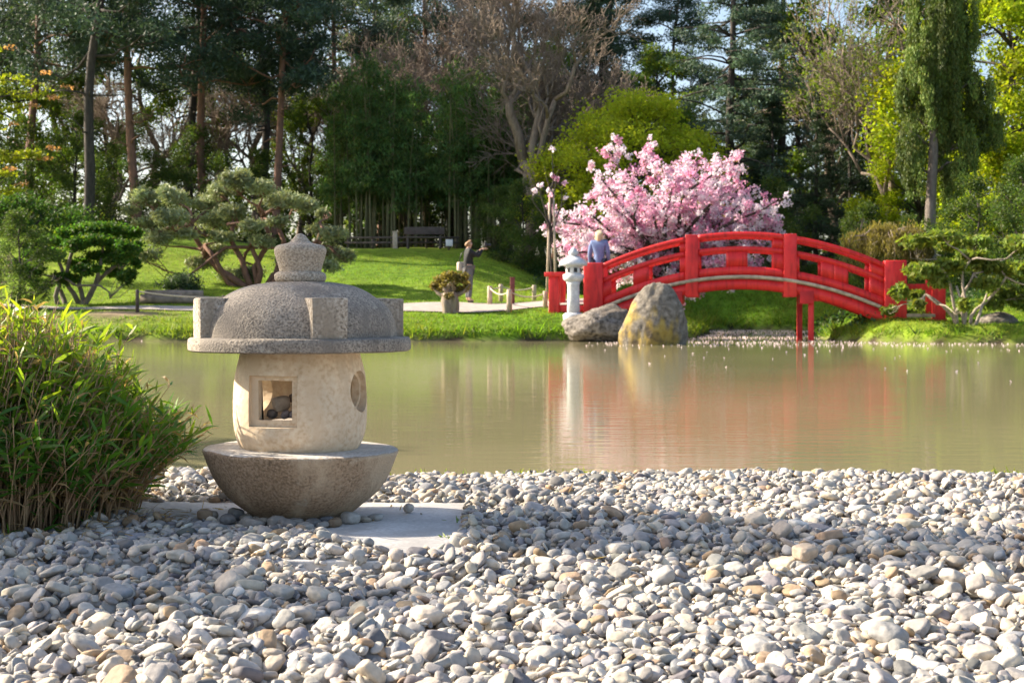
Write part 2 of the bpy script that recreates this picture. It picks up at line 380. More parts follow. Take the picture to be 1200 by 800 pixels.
# ---------------------------------------------------------------- terrain, pond, path
POND = np.array([(-30, 10.5), (-12, 9.8), (-6, 9), (-3.2, 7.2), (-1.6, 6.45), (-.5, 6.31), (1, 6.33), (3, 6.29), (6, 6.45), (12, 7.6), (30, 9), (34, 20), (30, 29.5), (12, 29.9),
                 (9.2, 30.5), (8.1, 31.4), (7.5, 33), (8.2, 38), (9.6, 44), (10, 47.3), (7.5, 48.2), (6.4, 47), (5.9, 42), (4.7, 36), (3.5, 33.6), (2.0, 32.6),
                 (-.5, 32.4), (-3, 32.6), (-6, 32.5), (-9, 33), (-14, 34), (-22, 34.5), (-32, 32), (-36, 22)], float)
def sd_pond(x, y):
    x = np.asarray(x, float); y = np.asarray(y, float)
    d = np.full(x.shape, 1e9); ins = np.zeros(x.shape, bool)
    for (ax, ay), (bx, by) in zip(POND, np.roll(POND, -1, 0)):
        ex, ey = bx-ax, by-ay; t = np.clip(((x-ax)*ex+(y-ay)*ey)/(ex*ex+ey*ey), 0, 1)
        d = np.minimum(d, np.hypot(x-ax-t*ex, y-ay-t*ey))
        c = ((ay > y) != (by > y)) & (x < (bx-ax)*(y-ay)/np.where(by == ay, 1e-9, by-ay)+ax); ins ^= c
    return np.where(ins, -d, d)
def h_far(x, y):
    hl = np.interp(y, [28, 32.5, 34.5, 38, 44, 52, 60, 80, 170], [.25, .32, .60, .93, 1.80, 2.95, 3.3, 4.0, 7])
    hl = hl+sstep(-7, -18, x)*sstep(36, 48, y)*.9
    hr = np.interp(y, [28, 31, 33, 34, 35.2, 38, 47, 49.5, 52, 60, 80, 170], [.3, .38, .55, .78, .98, 1.0, 1.05, 1.5, 1.9, 2.4, 3.5, 7])
    t = sstep(-2, 3, x); return hl*(1-t)+hr*t+.04*np.sin(x*1.3+y*.7)*np.cos(y*.9-x*.4)
def terrain(x, y):
    x = np.asarray(x, float); y = np.asarray(y, float); d = sd_pond(x, y)
    t = sstep(12, 24, y); h = .042*(1-t)+h_far(x, y)*t
    bank = np.where(t > .5, .13*np.clip(d/.12, 0, 1)+.5*d, .12*d)
    return np.where(d < 0, np.maximum(-.8, d*.5-.02), np.minimum(h, bank))
def gz(x, y): return float(terrain(np.array([x]), np.array([y]))[0])
xs = np.concatenate([-np.geomspace(160, 18.5, 24), np.arange(-18, 18.01, .3), np.geomspace(18.5, 160, 24)])
ys = np.concatenate([np.arange(-14, 1.5, 1.5), np.arange(1.5, 8.5, .2), np.arange(8.6, 28, 1.2), np.arange(28, 58, .25), np.geomspace(58.5, 175, 34)])
GX, GY = np.meshgrid(xs, ys); GZ = terrain(GX, GY); nx, ny = len(xs), len(ys)
idx = np.arange(nx*ny).reshape(ny, nx)
D0 = sd_pond(GX, GY)
gcol = np.zeros((ny, nx, 3)); near = GY < 15
gcol[:] = (.115, .205, .018)
dry = .5+.5*np.sin(GX*.37+1.3*np.sin(GY*.21))*np.sin(GY*.33+np.sin(GX*.2))
gcol += (dry[..., None])*np.array([.075, .045, .005])-.03*(R.random((ny, nx, 1)))*np.array([.8, 1, .1])
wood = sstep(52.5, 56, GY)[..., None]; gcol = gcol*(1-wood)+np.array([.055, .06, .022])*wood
gcol[near] = (.30, .28, .255)
gcol[(D0 < .05) & ~near] = (.045, .036, .022)
gcol[(D0 < 0)] = (.12, .10, .06)
soil = np.exp(-(((GX+9.6)/1.3)**2+((GY-34.6)/.9)**2))[..., None]; gcol = gcol*(1-soil)+np.array([.24, .17, .12])*soil
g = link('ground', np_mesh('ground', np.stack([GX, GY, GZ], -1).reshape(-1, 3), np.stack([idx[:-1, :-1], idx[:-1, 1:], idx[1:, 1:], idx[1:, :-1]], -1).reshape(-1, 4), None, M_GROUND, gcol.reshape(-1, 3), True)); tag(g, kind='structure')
w = MB(); m_ = 40
w.add([(-38, 6, 0), (38, 6, 0), (38, 50, 0), (-38, 50, 0)], [(0, 1, 2, 3)]); tag(w.build('pond_water', M_WATER), kind='structure')

def drape(name, cx, cy, hw, mat, lift):            # a ribbon that follows the terrain
    k = len(cx); U = np.linspace(-1, 1, 9); V = []
    for i in range(k):
        for u in U:
            x, y = cx[i], cy[i]+u*hw[i]; V.append((x, y, gz(x, y)+lift))
    Q = [(i*9+j, (i+1)*9+j, (i+1)*9+j+1, i*9+j+1) for i in range(k-1) for j in range(8)]
    return tag(link(name, np_mesh(name, V, Q, None, mat, None, True)), kind='structure')
cx = np.linspace(-22, 3.6, 110)
drape('path', cx, np.interp(cx, [-22, -12, -6, -3, -1.5, .5, 3.6], [37.5, 36.2, 35.9, 36.1, 36.1, 35.5, 34.7]), np.interp(cx, [-22, -8, -5, -3, -1.2, .5, 3.6], [.4, .4, .6, 1.0, 1.15, .8, .6]), M_PATH, .03)

# short turf on the banks
def turf():
    n = 84000; mb = MB()
    x = R.uniform(-16, 13, n); y = 32.2+R.random(n)**1.6*18; 
    x2 = R.uniform(2, 13, 26000); y2 = R.uniform(29.6, 53, 26000)
    x3 = R.uniform(-16, 13, 26000); y3 = R.uniform(29.6, 34.2, 26000)
    x = np.concatenate([x, x2, x3]); y = np.concatenate([y, y2, y3]); d = sd_pond(x, y)
    pc = np.interp(x, [-22, -12, -6, -3, -1.5, .5, 3.6], [37.5, 36.2, 35.9, 36.1, 36.1, 35.5, 34.7]); ph = np.interp(x, [-22, -8, -5, -3, -1.2, .5, 3.6], [.4, .4, .6, 1.0, 1.15, .8, .6])
    ok = (d > .02) & ~((np.abs(y-pc) < ph) & (x < 3.4)) & (np.exp(-(((x+9.6)/1.3)**2+((y-34.6)/.9)**2)) < .6)
    x, y, d = x[ok], y[ok], d[ok]; n = len(x); B = np.stack([x, y, terrain(x, y)-.01], 1)
    edge = (d < .22) & (R.random(n) < .35)*(np.sin(x*2.3)+np.sin(x*5.1) > -.2)
    longer = np.where(edge, 2.2, 1.0)*np.where((y > 46) & (x > 3), 2.3, 1.0)*np.where(d < .35, 1.7, 1.0)
    D = rdir(n, 1.1); L = (.05+.05*R.random(n))*longer; W = .022*longer**.4
    c = np.array([.125, .24, .018])*(1+.25*R.normal(size=(n, 1))); yl = R.random((n, 1))**3; yl = np.clip(yl+.35*(np.sin(x*.9+2*np.sin(y*.6))*np.sin(y*1.1+x*.4))[:, None], 0, 1); c = np.clip(c*(1-yl)+np.array([.27, .27, .05])*yl, .01, .9)
    S = np.cross(D, rdir(n)); S /= np.linalg.norm(S, axis=1, keepdims=True)
    V = np.stack([B-S*W[:, None]*.5, B+S*W[:, None]*.5, B+D*L[:, None]], 1).reshape(-1, 3)
    mb.add(V, None, np.arange(n*3).reshape(n, 3), np.repeat(c, 3, 0))
    tag(mb.build('turf_grass', M_LEAF), 'short bright green grass on the pond banks', 'grass', kind='stuff')
turf()

# fallen petals afloat
def petals():
    n = 11000; mb = MB()
    y = np.where(R.random(n) < .985, 28+20*R.random(n)**.75, 10+20*R.random(n)**.35); x = np.where(R.random(n) < .985, R.uniform(1.5, 14, n), R.uniform(-12, 12, n))
    x = x+.0*y; keep = (sd_pond(x, y) < -.02); dens = .5+.5*np.sin(x*1.1+np.sin(y*.9)*1.4)*np.sin(y*1.7+x*.35)
    keep &= (R.random(n) < .25+dens) & ~((x < 2) & (y > 29) & (R.random(n) < .75))
    x, y = x[keep], y[keep]; n = len(x); C = np.stack([x, y, np.full(n, .010)], 1)
    nn = rdir(n, .35); D = np.cross(nn, rdir(n)); c = np.array([.84, .74, .74])*(1-.25*R.random((n, 1)))
    mb.leaves(C, D, nn, .022+.025*R.random(n), .02+.015*R.random(n), c)
    tag(mb.build('floating_petals', M_BLOSSOM), 'pale fallen petals afloat on the pond by the bridge', 'petals', kind='stuff')
petals()

# ---------------------------------------------------------------- slab under the lantern
LY = 4.75; LS = LY/F_PX; LX = (352-600)*LS
def lz(py): return EYE+(HZ-py)*LS
GROUND0 = .042
mb = MB(); mb.box((0, 0, 0), (1.24, 1.18, .09), Matrix.Rotation(math.radians(-1.5), 3, 'Z'), .006)
slab = mb.build('concrete_slab', M_SLAB); slab.location = (-.745, 4.51, GROUND0-.012); tag(slab, 'flat pale concrete slab under the stone lantern', 'slab')

# ---------------------------------------------------------------- stone lantern
def temp_obj(mbx): 
    o = mbx.build('temporary', None); return o
def evaluated(o, name):
    dg = bpy.context.evaluated_depsgraph_get(); me = bpy.data.meshes.new_from_object(o.evaluated_get(dg)); me.name = name; return me
def weld(o):
    bm = bmesh.new(); bm.from_mesh(o.data); bmesh.ops.remove_doubles(bm, verts=bm.verts, dist=1e-5); bmesh.ops.recalc_face_normals(bm, faces=bm.faces); bm.to_mesh(o.data); bm.free()
def smooth_by_angle(me, ang=35):
    bm = bmesh.new(); bm.from_mesh(me); lim = math.radians(ang)
    for f in bm.faces: f.smooth = True
    for e in bm.edges: e.smooth = len(e.link_faces) == 2 and e.calc_face_angle(0) < lim
    bm.to_mesh(me); bm.free()
lant = thing('stone_lantern', 'round stone garden lantern with domed granite roof on a bowl shaped base', 'lantern', (LX, LY, GROUND0+.03))
LB = np.array((LX, LY, GROUND0+.03))
def lprof(pts, s=1.0): return [(r*LS*s, lz(py)-LB[2]) for r, py in pts]
def uneven(me, amp, sc, seed=0):
    n = len(me.vertices); co = np.zeros(n*3, np.float32); me.vertices.foreach_get('co', co); co = co.reshape(-1, 3)
    for i in range(n):
        v = Vector(co[i]); d = noise.noise_vector(v*sc+Vector((seed, 0, 0)))*amp+noise.noise_vector(v*sc*5+Vector((seed, 3, 0)))*amp*.35; co[i] += d
    me.vertices.foreach_set('co', co.ravel()); me.update()
def dense(prof, step=.012):
    out = [prof[0]]
    for a, b in zip(prof[:-1], prof[1:]):
        k = max(1, int(math.hypot(b[0]-a[0], b[1]-a[1])/step))
        for i in range(1, k+1): out.append((a[0]+(b[0]-a[0])*i/k, a[1]+(b[1]-a[1])*i/k))
    return out
def spline(pts, k=5):
    p = np.array(pts, float); p = np.vstack([2*p[0]-p[1], p, 2*p[-1]-p[-2]]); out = []
    for i in range(1, len(p)-2):
        for t in np.linspace(0, 1, k, endpoint=False):
            a, b, c, d = p[i-1], p[i], p[i+1], p[i+2]
            out.append(tuple(.5*((2*b)+(c-a)*t+(2*a-5*b+4*c-d)*t*t+(3*b-a-3*c+d)*t**3)))
    return out+[tuple(p[-2])]
# bowl base
mb = MB(); bowl = spline([(42, 622), (50, 612), (59, 601), (73, 590), (87, 577), (97.5, 563), (105.5, 548), (110.5, 536), (113.5, 527.5)], 4)
mb.lathe(lprof(bowl+[(113, 526), (111.5, 525.2)]), 96)
me = mb.mesh('bowl_base', M_BOWL); uneven(me, .004, 9); smooth_by_angle(me, 40); o = link('bowl_base', me, lant); o.rotation_euler = (0, math.radians(1.0), 0)
mb = MB(); mb.lathe(dense(lprof([(112.3, 525.6), (110, 524.3), (60, 523.5), (1e-7, 523.5)]), .03), 96)
me = mb.mesh('bowl_rim', M_BOWLTOP); uneven(me, .0015, 12, 3); smooth_by_angle(me, 40); o2 = link('bowl_rim', me, o); 
# lamp body, hollow, with two square windows and two round ones
outer = spline([(61, 529), (67, 525), (72.5, 516), (76.3, 502), (77.6, 484), (77.2, 460), (74.8, 436), (69.5, 413), (68, 408)], 5)
inner = [(58, 408), (60, 440), (60, 500), (56, 514), (1e-7, 514)]
mb = MB(); mb.lathe(lprof(outer+inner+[(1e-7, 529)]), 96); body = temp_obj(mb); weld(body); body.location = (0, 0, 0)
def cutter(kind, deg, py, wpx, hpx, r0, r1):
    c = MB(); a = math.radians(deg); d = Vector((math.sin(a), -math.cos(a), 0)); mid = d*((r0+r1)/2*LS)+Vector((0, 0, lz(py)-LB[2]))
    rot = Matrix.Rotation(a, 3, 'Z')
    if kind == 'box': c.box(mid, (wpx*LS, (r1-r0)*LS, hpx*LS), rot)
    else:
        bm = bmesh.new(); bmesh.ops.create_cone(bm, cap_ends=True, segments=40, radius1=wpx*LS/2, radius2=wpx*LS/2, depth=(r1-r0)*LS)
        bmesh.ops.rotate(bm, matrix=Matrix.Rotation(math.pi/2, 3, 'X'), verts=bm.verts); bmesh.ops.rotate(bm, matrix=rot, verts=bm.verts); bmesh.ops.translate(bm, vec=mid, verts=bm.verts); c.bm(bm); bm.free()
    t = temp_obj(c); weld(t); return t
cuts = [cutter('box', -17, 466, 60, 58, 65, 95), cutter('box', -17, 465, 42, 45, 40, 95), cutter('box', 163, 466, 60, 58, 65, 95), cutter('box', 163, 465, 36, 42, 40, 95),
        cutter('cyl', 74, 457, 48, 48, 66, 95), cutter('cyl', 74, 457, 40, 40, 40, 95), cutter('cyl', -110, 460, 56, 56, 40, 95)]
for c in cuts:
    md = body.modifiers.new('cut', 'BOOLEAN'); md.object = c; md.operation = 'DIFFERENCE'; md.solver = 'EXACT'
me = evaluated(body, 'lamp_body'); me.materials.clear(); me.materials.append(M_LAMP)
for c in cuts+[body]: bpy.data.objects.remove(c)
uneven(me, .0012, 14, 5); smooth_by_angle(me, 30); link('lamp_body', me, lant)
# roof: rim and dome
mb = MB(); mb.lathe(lprof([(1e-7, 411), (72, 411.5), (118, 411), (126.5, 410.5), (129, 409), (129.3, 402), (128.6, 396.5), (127, 395.2), (113, 394)]), 96)
me = mb.mesh('roof_rim', M_ROOF); uneven(me, .0022, 16, 8); smooth_by_angle(me, 50)
roof = link('roof', me, lant)
mb = MB(); mb.lathe(dense(lprof(spline([(113.5, 396), (112.5, 386), (110, 375), (104.5, 364), (95, 353.5), (81, 343.5), (62, 335.5), (38, 331), (20, 329.6)], 4)+[(1e-7, 329.4)]), .02), 96)
me = mb.mesh('dome', M_ROOF); uneven(me, .003, 12, 12); smooth_by_angle(me, 50); link('dome', me, roof)
for k in range(4):
    a = math.radians(24+90*k); d = Vector((math.sin(a), -math.cos(a), 0)); rot = Matrix.Rotation(a, 3, 'Z')
    bm = bmesh.new(); bmesh.ops.create_cube(bm, size=1.0); bmesh.ops.scale(bm, vec=(40*LS, 66*LS, 46*LS), verts=bm.verts)
    bmesh.ops.bevel(bm, geom=bm.edges[:], offset=.004, segments=2, affect='EDGES', profile=.6)
    bmesh.ops.subdivide_edges(bm, edges=bm.edges[:], cuts=2, use_grid_fill=True)
    for v in bm.verts:                                # the outer face leans in a little at the foot, corners chipped
        v.co += noise.noise_vector(v.co*18+Vector((k*5, 0, 0)))*.003
    bmesh.ops.rotate(bm, matrix=rot, verts=bm.verts); bmesh.ops.translate(bm, vec=d*(88*LS)+Vector((0, 0, lz(372.5)-LB[2])), verts=bm.verts)
    b = MB(); b.bm(bm); bm.free(); me = b.mesh('corner_block', M_BLOCK); smooth_by_angle(me, 30); link('corner_block', me, roof)
fin = MB(); fin.lathe(dense(lprof(spline([(24, 318.5), (25.8, 311), (28.3, 303), (30.2, 296), (30, 291.5), (27.5, 288.2), (22, 286.4), (15.5, 285), (11.5, 282.8), (8.5, 279.2), (5.5, 275.8), (2, 274)], 4)+[(1e-7, 273.7)]), .02), 56)
me = fin.mesh('finial', M_FINIAL); uneven(me, .0009, 18, 2); smooth_by_angle(me, 60); fo = link('finial', me, lant)
fin = MB(); fin.lathe(lprof(spline([(24, 331), (28.5, 329.5), (30.2, 325), (29, 320.5), (25, 318.3)], 4)+[(1e-7, 318.2)]), 56)
me = fin.mesh('finial_ring', M_FINIAL); uneven(me, .0015, 18, 4); smooth_by_angle(me, 60); link('finial_ring', me, fo)

# ---------------------------------------------------------------- shingle beach
def ico(sub):
    bm = bmesh.new(); bmesh.ops.create_icosphere(bm, subdivisions=sub, radius=1.0); bm.verts.index_update()
    V = np.array([v.co[:] for v in bm.verts]); T = np.array([[v.index for v in f.verts] for f in bm.faces]); bm.free(); return V, T
def pebble_shapes(sub, n):
    V, T = ico(sub); out = []
    for k in range(n):
        o = Vector((k*7.3, 1.1*k, 0)); r = np.array([1+.26*noise.noise(Vector(v)*.9+o)+.10*noise.noise(Vector(v)*2.1+o*2) for v in V])
        W = V*r[:, None]; p = random.uniform(.55, .95)                       # boxier or rounder
        W = np.sign(W)*np.abs(W)**p; W /= np.abs(W).max(0); out.append(W)
    return out, T
SH_LO, T_LO = pebble_shapes(3, 14)
SH_HI, T_HI = pebble_shapes(4, 14)
SH_XLO, T_XLO = pebble_shapes(2, 14)
TONES = [('pale grey', (.42, .385, .345), 32), ('light cream', (.50, .435, .345), 24), ('mid grey', (.31, .29, .27), 24), ('blue grey', (.25, .25, .26), 8), ('ochre brown', (.35, .25, .16), 7), ('whitish', (.56, .53, .48), 7), ('dark grey', (.15, .14, .14), 6)]
TW = np.array([t[2] for t in TONES], float); TW /= TW.sum()
def euler_np(rx, ry, rz): return np.array(Euler((rx, ry, rz)).to_matrix())
SLU = np.array([-.6, -.35, -.1, .1, .24, .36, .45, .6]); SLV = np.array([.24, .12, -.06, -.15, -.30, -.47, -.54, -.52])
def beach():
    res = .007; X0, X1, Y0, Y1 = -5.2, 5.2, 1.7, 7.2
    H = np.full((int((Y1-Y0)/res), int((X1-X0)/res)), GROUND0)
    yy, xx = np.mgrid[0:H.shape[0], 0:H.shape[1]]; wx = X0+(xx+.5)*res; wy = Y0+(yy+.5)*res
    H[:] = np.minimum(GROUND0+.012*np.sin(wx*1.9+.6)*np.cos(wy*2.3), terrain(wx, wy)+.01)
    onslab = (np.abs(wx+.745) < .62) & (np.abs(wy-4.51) < .59); H[onslab] = GROUND0+.033
    items = []; n = 84000
    py = np.sqrt(R.uniform(Y0**2*.95, Y1**2, n)); px = R.uniform(-1, 1, n)*(.37*py+.7)
    ry = R.uniform(1.9, 3.4, 5500); rx_ = R.uniform(-1, 1, 5500)*(.375*ry+.3)
    ey = np.sqrt(R.uniform(1.9**2, 6.7**2, 24000)); ex = (.37*ey+.65+2.0*R.random(24000))*np.where(R.random(24000) < .6, 1, -1)
    px = np.concatenate([px, rx_, ex]); py = np.concatenate([py, ry, ey]); o = R.permutation(len(px)); px, py = px[o], py[o]
    sd = sd_pond(px, py); tones = R.choice(len(TONES), size=len(px), p=TW)
    for i in range(len(px)):
        x, y = px[i], py[i]
        if sd[i] < R.uniform(-.06, .12): continue
        # keep the clear part of the slab clear: behind the bowl and to its right front
        u, v = x+.77, y-4.52
        if abs(u) < .61 and abs(v) < .575:
            covered = v < float(np.interp(u, SLU, SLV))+.03*math.sin(u*23)+.03*R.normal()
            if not covered: continue
        a = min(.040, max(.0075, random.lognormvariate(math.log(.0133), .43))); b = a*R.uniform(.62, .95); c = b*R.uniform(.32, .64); rz = R.uniform(0, math.pi)
        if abs(x) > .37*y+.7: a *= 1.35; b *= 1.35; c *= 1.35
        if sd[i] < .25: a *= .8; b *= .8; c *= .75
        cr, sr = math.cos(rz), math.sin(rz)
        ix, iy = int((x-X0)/res), int((y-Y0)/res); k = int(a/res)+1
        if ix-k < 1 or iy-k < 1 or ix+k >= H.shape[1]-1 or iy+k >= H.shape[0]-1: continue
        sub = H[iy-k:iy+k+1, ix-k:ix+k+1]; gx = wx[iy-k:iy+k+1, ix-k:ix+k+1]-x; gy = wy[iy-k:iy+k+1, ix-k:ix+k+1]-y
        lu = (gx*cr+gy*sr)/a; lv = (-gx*sr+gy*cr)/b; q = lu*lu+lv*lv; inn = q < 1
        if not inn.any(): continue
        hs = sub[inn]; xin, yin = gx[inn], gy[inn]
        hm = hs.mean(); base = .55*hs.max()+.45*hm
        if base > GROUND0+.012+.020*min(1., sd[i]/.6)+.010*math.sin(x*2.1+y*3)+(.012*math.sin(x*5.3+1)*math.sin(y*4.1) if sd[i] > .8 else 0)+(.030 if abs(u) < .72 and -.80 < v < .58 else 0): continue
        den = (xin*xin).sum()+1e-6; sx = min(.7, max(-.7, float(((hs-hm)*xin).sum()/den))); sy = min(.7, max(-.7, float(((hs-hm)*yin).sum()/((yin*yin).sum()+1e-6))))
        z = base+c*.45; 
        dome = z+c*.95*np.sqrt(np.clip(1-q[inn], 0, 1))+sx*xin*.8+sy*yin*.8
        sub[inn] = np.maximum(sub[inn], dome)
        items.append((x, y, z, a, b, c, rz, sx, sy, z+c, int(tones[i]), ix, iy, sd[i]))
    # the 300 that show largest and lie on top
    score = []
    for j, it in enumerate(items):
        x, y, z, a = it[:4]; u = 600+F_PX*x/y; v = HZ+F_PX*(EYE-z)/y
        vis = it[9] >= H[it[12], it[11]]-.004 and -10 < u < 1210 and v < 815
        score.append(a*it[5]/y**2 if vis else 0)
    best = set(np.argsort(score)[::-1][:295].tolist())
    lo = MB(); cnt = 0
    for j, (x, y, z, a, b, c, rz, sx, sy, top, tn, ix, iy, sdi) in enumerate(items):
        rot = np.array(Euler((math.atan(sy), -math.atan(sx), 0)).to_matrix()) @ euler_np(R.normal()*.2, R.normal()*.2, rz)
        cl = np.clip(np.array(TONES[tn][1])*(1+.10*R.normal())+R.normal(size=3)*.005, .03, .8)
        cl = cl*(.42+.58*min(1., max(0., (sdi+.01)/.11)))
        s = int(R.integers(14))
        if j in best:
            V = SH_HI[s]*np.array([a, b, c]) @ rot.T
            me = np_mesh('river_pebble', V, None, T_HI, M_PEBBLE, cl, True)
            o = link('river_pebble', me, None, (x, y, z))
            tag(o, TONES[tn][0]+' smooth river pebble among the large ones at the front of the shingle', 'pebble', 'large '+TONES[tn][0]+' pebbles at the front of the shingle')
        else:
            hi = y < 3.6; V = (SH_LO if hi else SH_XLO)[s]*np.array([a, b, c]) @ rot.T+np.array([x, y, z]); lo.add(V, None, T_LO if hi else T_XLO, cl)
    tag(lo.build('shingle_pebbles', M_PEBBLE, None, True), 'shingle of grey and cream pebbles along the pond edge', 'shingle', kind='stuff')
    return H, (X0, Y0, res)
HB, HG = beach()
def beach_h(x, y): return float(HB[int((y-HG[1])/HG[2]), int((x-HG[0])/HG[2])])
def stone(loc, a, b, c, tone, label, cat='stone', group=None, rz=None, name='stone', tilt=.15):
    s = int(R.integers(14)); rot = euler_np(R.normal()*tilt, R.normal()*tilt, R.uniform(0, 6.28) if rz is None else rz)
    cl = np.clip(np.array(tone)*(1+.06*R.normal()), .03, .8); V = SH_HI[s]*np.array([a, b, c]) @ rot.T
    return tag(link(name, np_mesh(name, V, None, T_HI, M_PEBBLE, cl, True), None, loc), label, cat, group)
# pebbles laid round the foot of the bowl
sl = GROUND0+.033
placed = []
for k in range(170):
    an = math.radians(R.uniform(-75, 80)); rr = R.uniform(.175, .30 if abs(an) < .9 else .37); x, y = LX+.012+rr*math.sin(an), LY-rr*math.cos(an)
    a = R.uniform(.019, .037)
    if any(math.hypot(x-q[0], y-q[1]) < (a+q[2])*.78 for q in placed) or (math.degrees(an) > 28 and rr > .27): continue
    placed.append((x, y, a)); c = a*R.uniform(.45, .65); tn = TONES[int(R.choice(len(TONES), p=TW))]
    stone((x, y, max(sl, min(beach_h(x, y), sl+.05))+c*.8), a, a*R.uniform(.65, .9), c, np.array(tn[1])*.6, 'small rounded stone laid around the foot of the lantern bowl', 'stone', 'stones around the lantern foot', name='stone')  # tones darkened to paint in the shade of the bowl
stone((P(479, 598, 4.83).x, 4.83, sl+.017), .019, .018, .017, (.46, .40, .34), 'single round pebble alone on the concrete slab right of the lantern', 'pebble', name='river_pebble')
# stones kept inside the lamp
fl = lz(514)+.002
hw = lambda px, py, dy: (LX+(px-352)*LS, LY+dy, lz(py))
for (px, py, dy, r, tone, lab) in [(334, 471, -.085, .029, (.42, .33, .24), 'largest round stone inside the lantern window'), (347, 465, -.05, .0165, (.22, .16, .12), 'small dark stone perched highest inside the lantern window'),
                                   (350.5, 473, -.085, .0135, (.30, .22, .17), 'small brown stone at the right side of the lantern window'), (325, 482, -.10, .017, (.16, .13, .11), 'dark flat stone lying lowest left inside the lantern window'),
                                   (341, 482.5, -.115, .0165, (.20, .16, .15), 'dark flat stone lying low in the middle of the lantern window'), (350, 482.5, -.112, .015, (.26, .21, .20), 'greyish flat stone lying low right inside the lantern window')]:
    stone(hw(px, py, dy), r, r*.95, r*.9, tone, lab, 'stone', tilt=.1)
mb = MB(); mb.lathe([(1e-7, 0), (.155, 0), (.158, .048), (.10, .062), (1e-7, .064)], 32); o = mb.build('sand_bed', M_PATH, lant, True); o.location = (0, 0, fl-LB[2]-.001)
# a few stones that stand out in the shingle
for (px, py, Y, a, tone, lab) in [(919, 656, 3.95, .044, (.60, .50, .36), 'pale ochre stone standing out on the shadow strip of the shingle'), (943, 660, 3.93, .036, (.42, .34, .26), 'brownish stone just right of the pale ochre one on the shingle'),
                                  (1035, 634, 4.25, .036, (.36, .27, .20), 'dark reddish stone at the far edge of the shadow strip'), (745, 548, 6.3, .035, (.30, .22, .17), 'small dark brown stone by the water edge'),
                                  (1041, 752, 2.98, .046, (.27, .265, .26), 'large smooth grey stone in the front right of the shingle')]:
    v = P(px, py, Y); h = beach_h(v.x, Y); stone((v.x, Y, h+a*.32), a, a*.8, a*.55, tone, lab, 'stone')
# ---------------------------------------------------------------- plants of the near shore
def dwarf_bamboo(name, cx, cy, rx, ry, h, n_st, label, skew=0.):
    root = thing(name, label, 'bamboo bush', (cx, cy, GROUND0)); st, lf, dl = MB(), MB(), MB()
    B, D, Nn, L, W, Cc, Dr = [], [], [], [], [], [], []
    B2, D2, L2, C2 = [], [], [], []
    for i in range(n_st):
        a = R.uniform(0, 2*math.pi); q = math.sqrt(R.random()); bx, by = rx*.84*q*math.cos(a), ry*.84*q*math.sin(a)
        hh = h*(1-.62*q**2.4)*R.uniform(.78, 1.08)
        lean = np.array([bx/rx*R.uniform(.05, .38)+R.normal()*.07+skew, by/ry*R.uniform(.0, .3)+R.normal()*.07])*h
        pts = [np.array([bx, by, -.03])]
        for t in (.35, .7, 1.0): pts.append(np.array([bx+lean[0]*t**1.6, by+lean[1]*t**1.6, hh*t*(1-.08*t)]))
        dead = R.random() < .42
        st.tube(pts, [.0030, .0027, .0021, .0012], 4, None)
        pts = np.array(pts); nl = int(R.integers(8, 14)); 
        for k in range(nl):
            t = R.uniform(.04 if q > .75 and k % 3 == 0 else .32, 1.0)**.72; f = t*3; j = min(int(f), 2); p = pts[j]+(pts[j+1]-pts[j])*(f-j)
            d = rdir(1, .95)[0]; d[:2] += np.array([bx/rx, by/ry])*.45; ll = R.uniform(.055, .115)
            if R.random() < (.30 if t > .55 else .55) * (1.4 if dead else .65):
                B2.append(p); D2.append(d*np.array([1, 1, .5 if t < .6 else 1.2])); L2.append(ll*.9); C2.append(np.array([.42, .29, .15])*R.uniform(.6, 1.25))
            else:
                top = t*hh/h; y = np.clip((top-.35)*1.25+R.normal()*.2, 0, 1); g = np.array([.075, .195, .025])*R.uniform(.75, 1.3); Cc.append(g*(1-y)+np.array([.29, .35, .038])*y)  # upper leaves yellower, their sunlit brightness put into the colour
                B.append(p); D.append(d); L.append(ll); W.append(ll*R.uniform(.10, .155)); Dr.append(R.uniform(.05, .4))
    n = len(B); lf.blades(np.array(B), np.array(D), rdir(n, 1.2), np.array(L), np.array(W), np.array(Dr), np.array(Cc))
    n = len(B2); dl.blades(np.array(B2), np.array(D2), rdir(n, .3), np.array(L2), np.array(L2)*.10, .5, np.array(C2))
    # litter and low shoots at the foot
    st.build('stems', M_STEM, root); lf.build('foliage', M_BAMBOO, root); dl.build('dry_leaves', M_LEAF, root); return root
dwarf_bamboo('dwarf_bamboo', -1.87, 4.75, .69, .60, .81, 2500, 'dense dwarf bamboo clump with yellow leaves painted sunlit bright at the top beside the lantern')
def tuft(x, y, r, h, n, label, group, z=None, cat='grass tuft', yel=.3):
    z = beach_h(x, y) if z is None else z; root_z = z-.02; mb = MB()
    a = R.uniform(0, 6.28, n); q = r*np.sqrt(R.random(n)); B = np.stack([q*np.cos(a), q*np.sin(a), np.zeros(n)], 1); D = rdir(n, 1.2); D[:, 2] = np.abs(D[:, 2])
    y_ = R.random((n, 1))*yel*2; c = np.array([.075, .18, .02])*(1-y_)+np.array([.25, .28, .04])*y_
    mb.blades(B, D, rdir(n, .4), h*(.6+.7*R.random(n)), .006+.004*R.random(n), .35, c)
    o = mb.build('grass_tuft', M_BAMBOO); o.location = (x, y, root_z); return tag(o, label, cat, group)
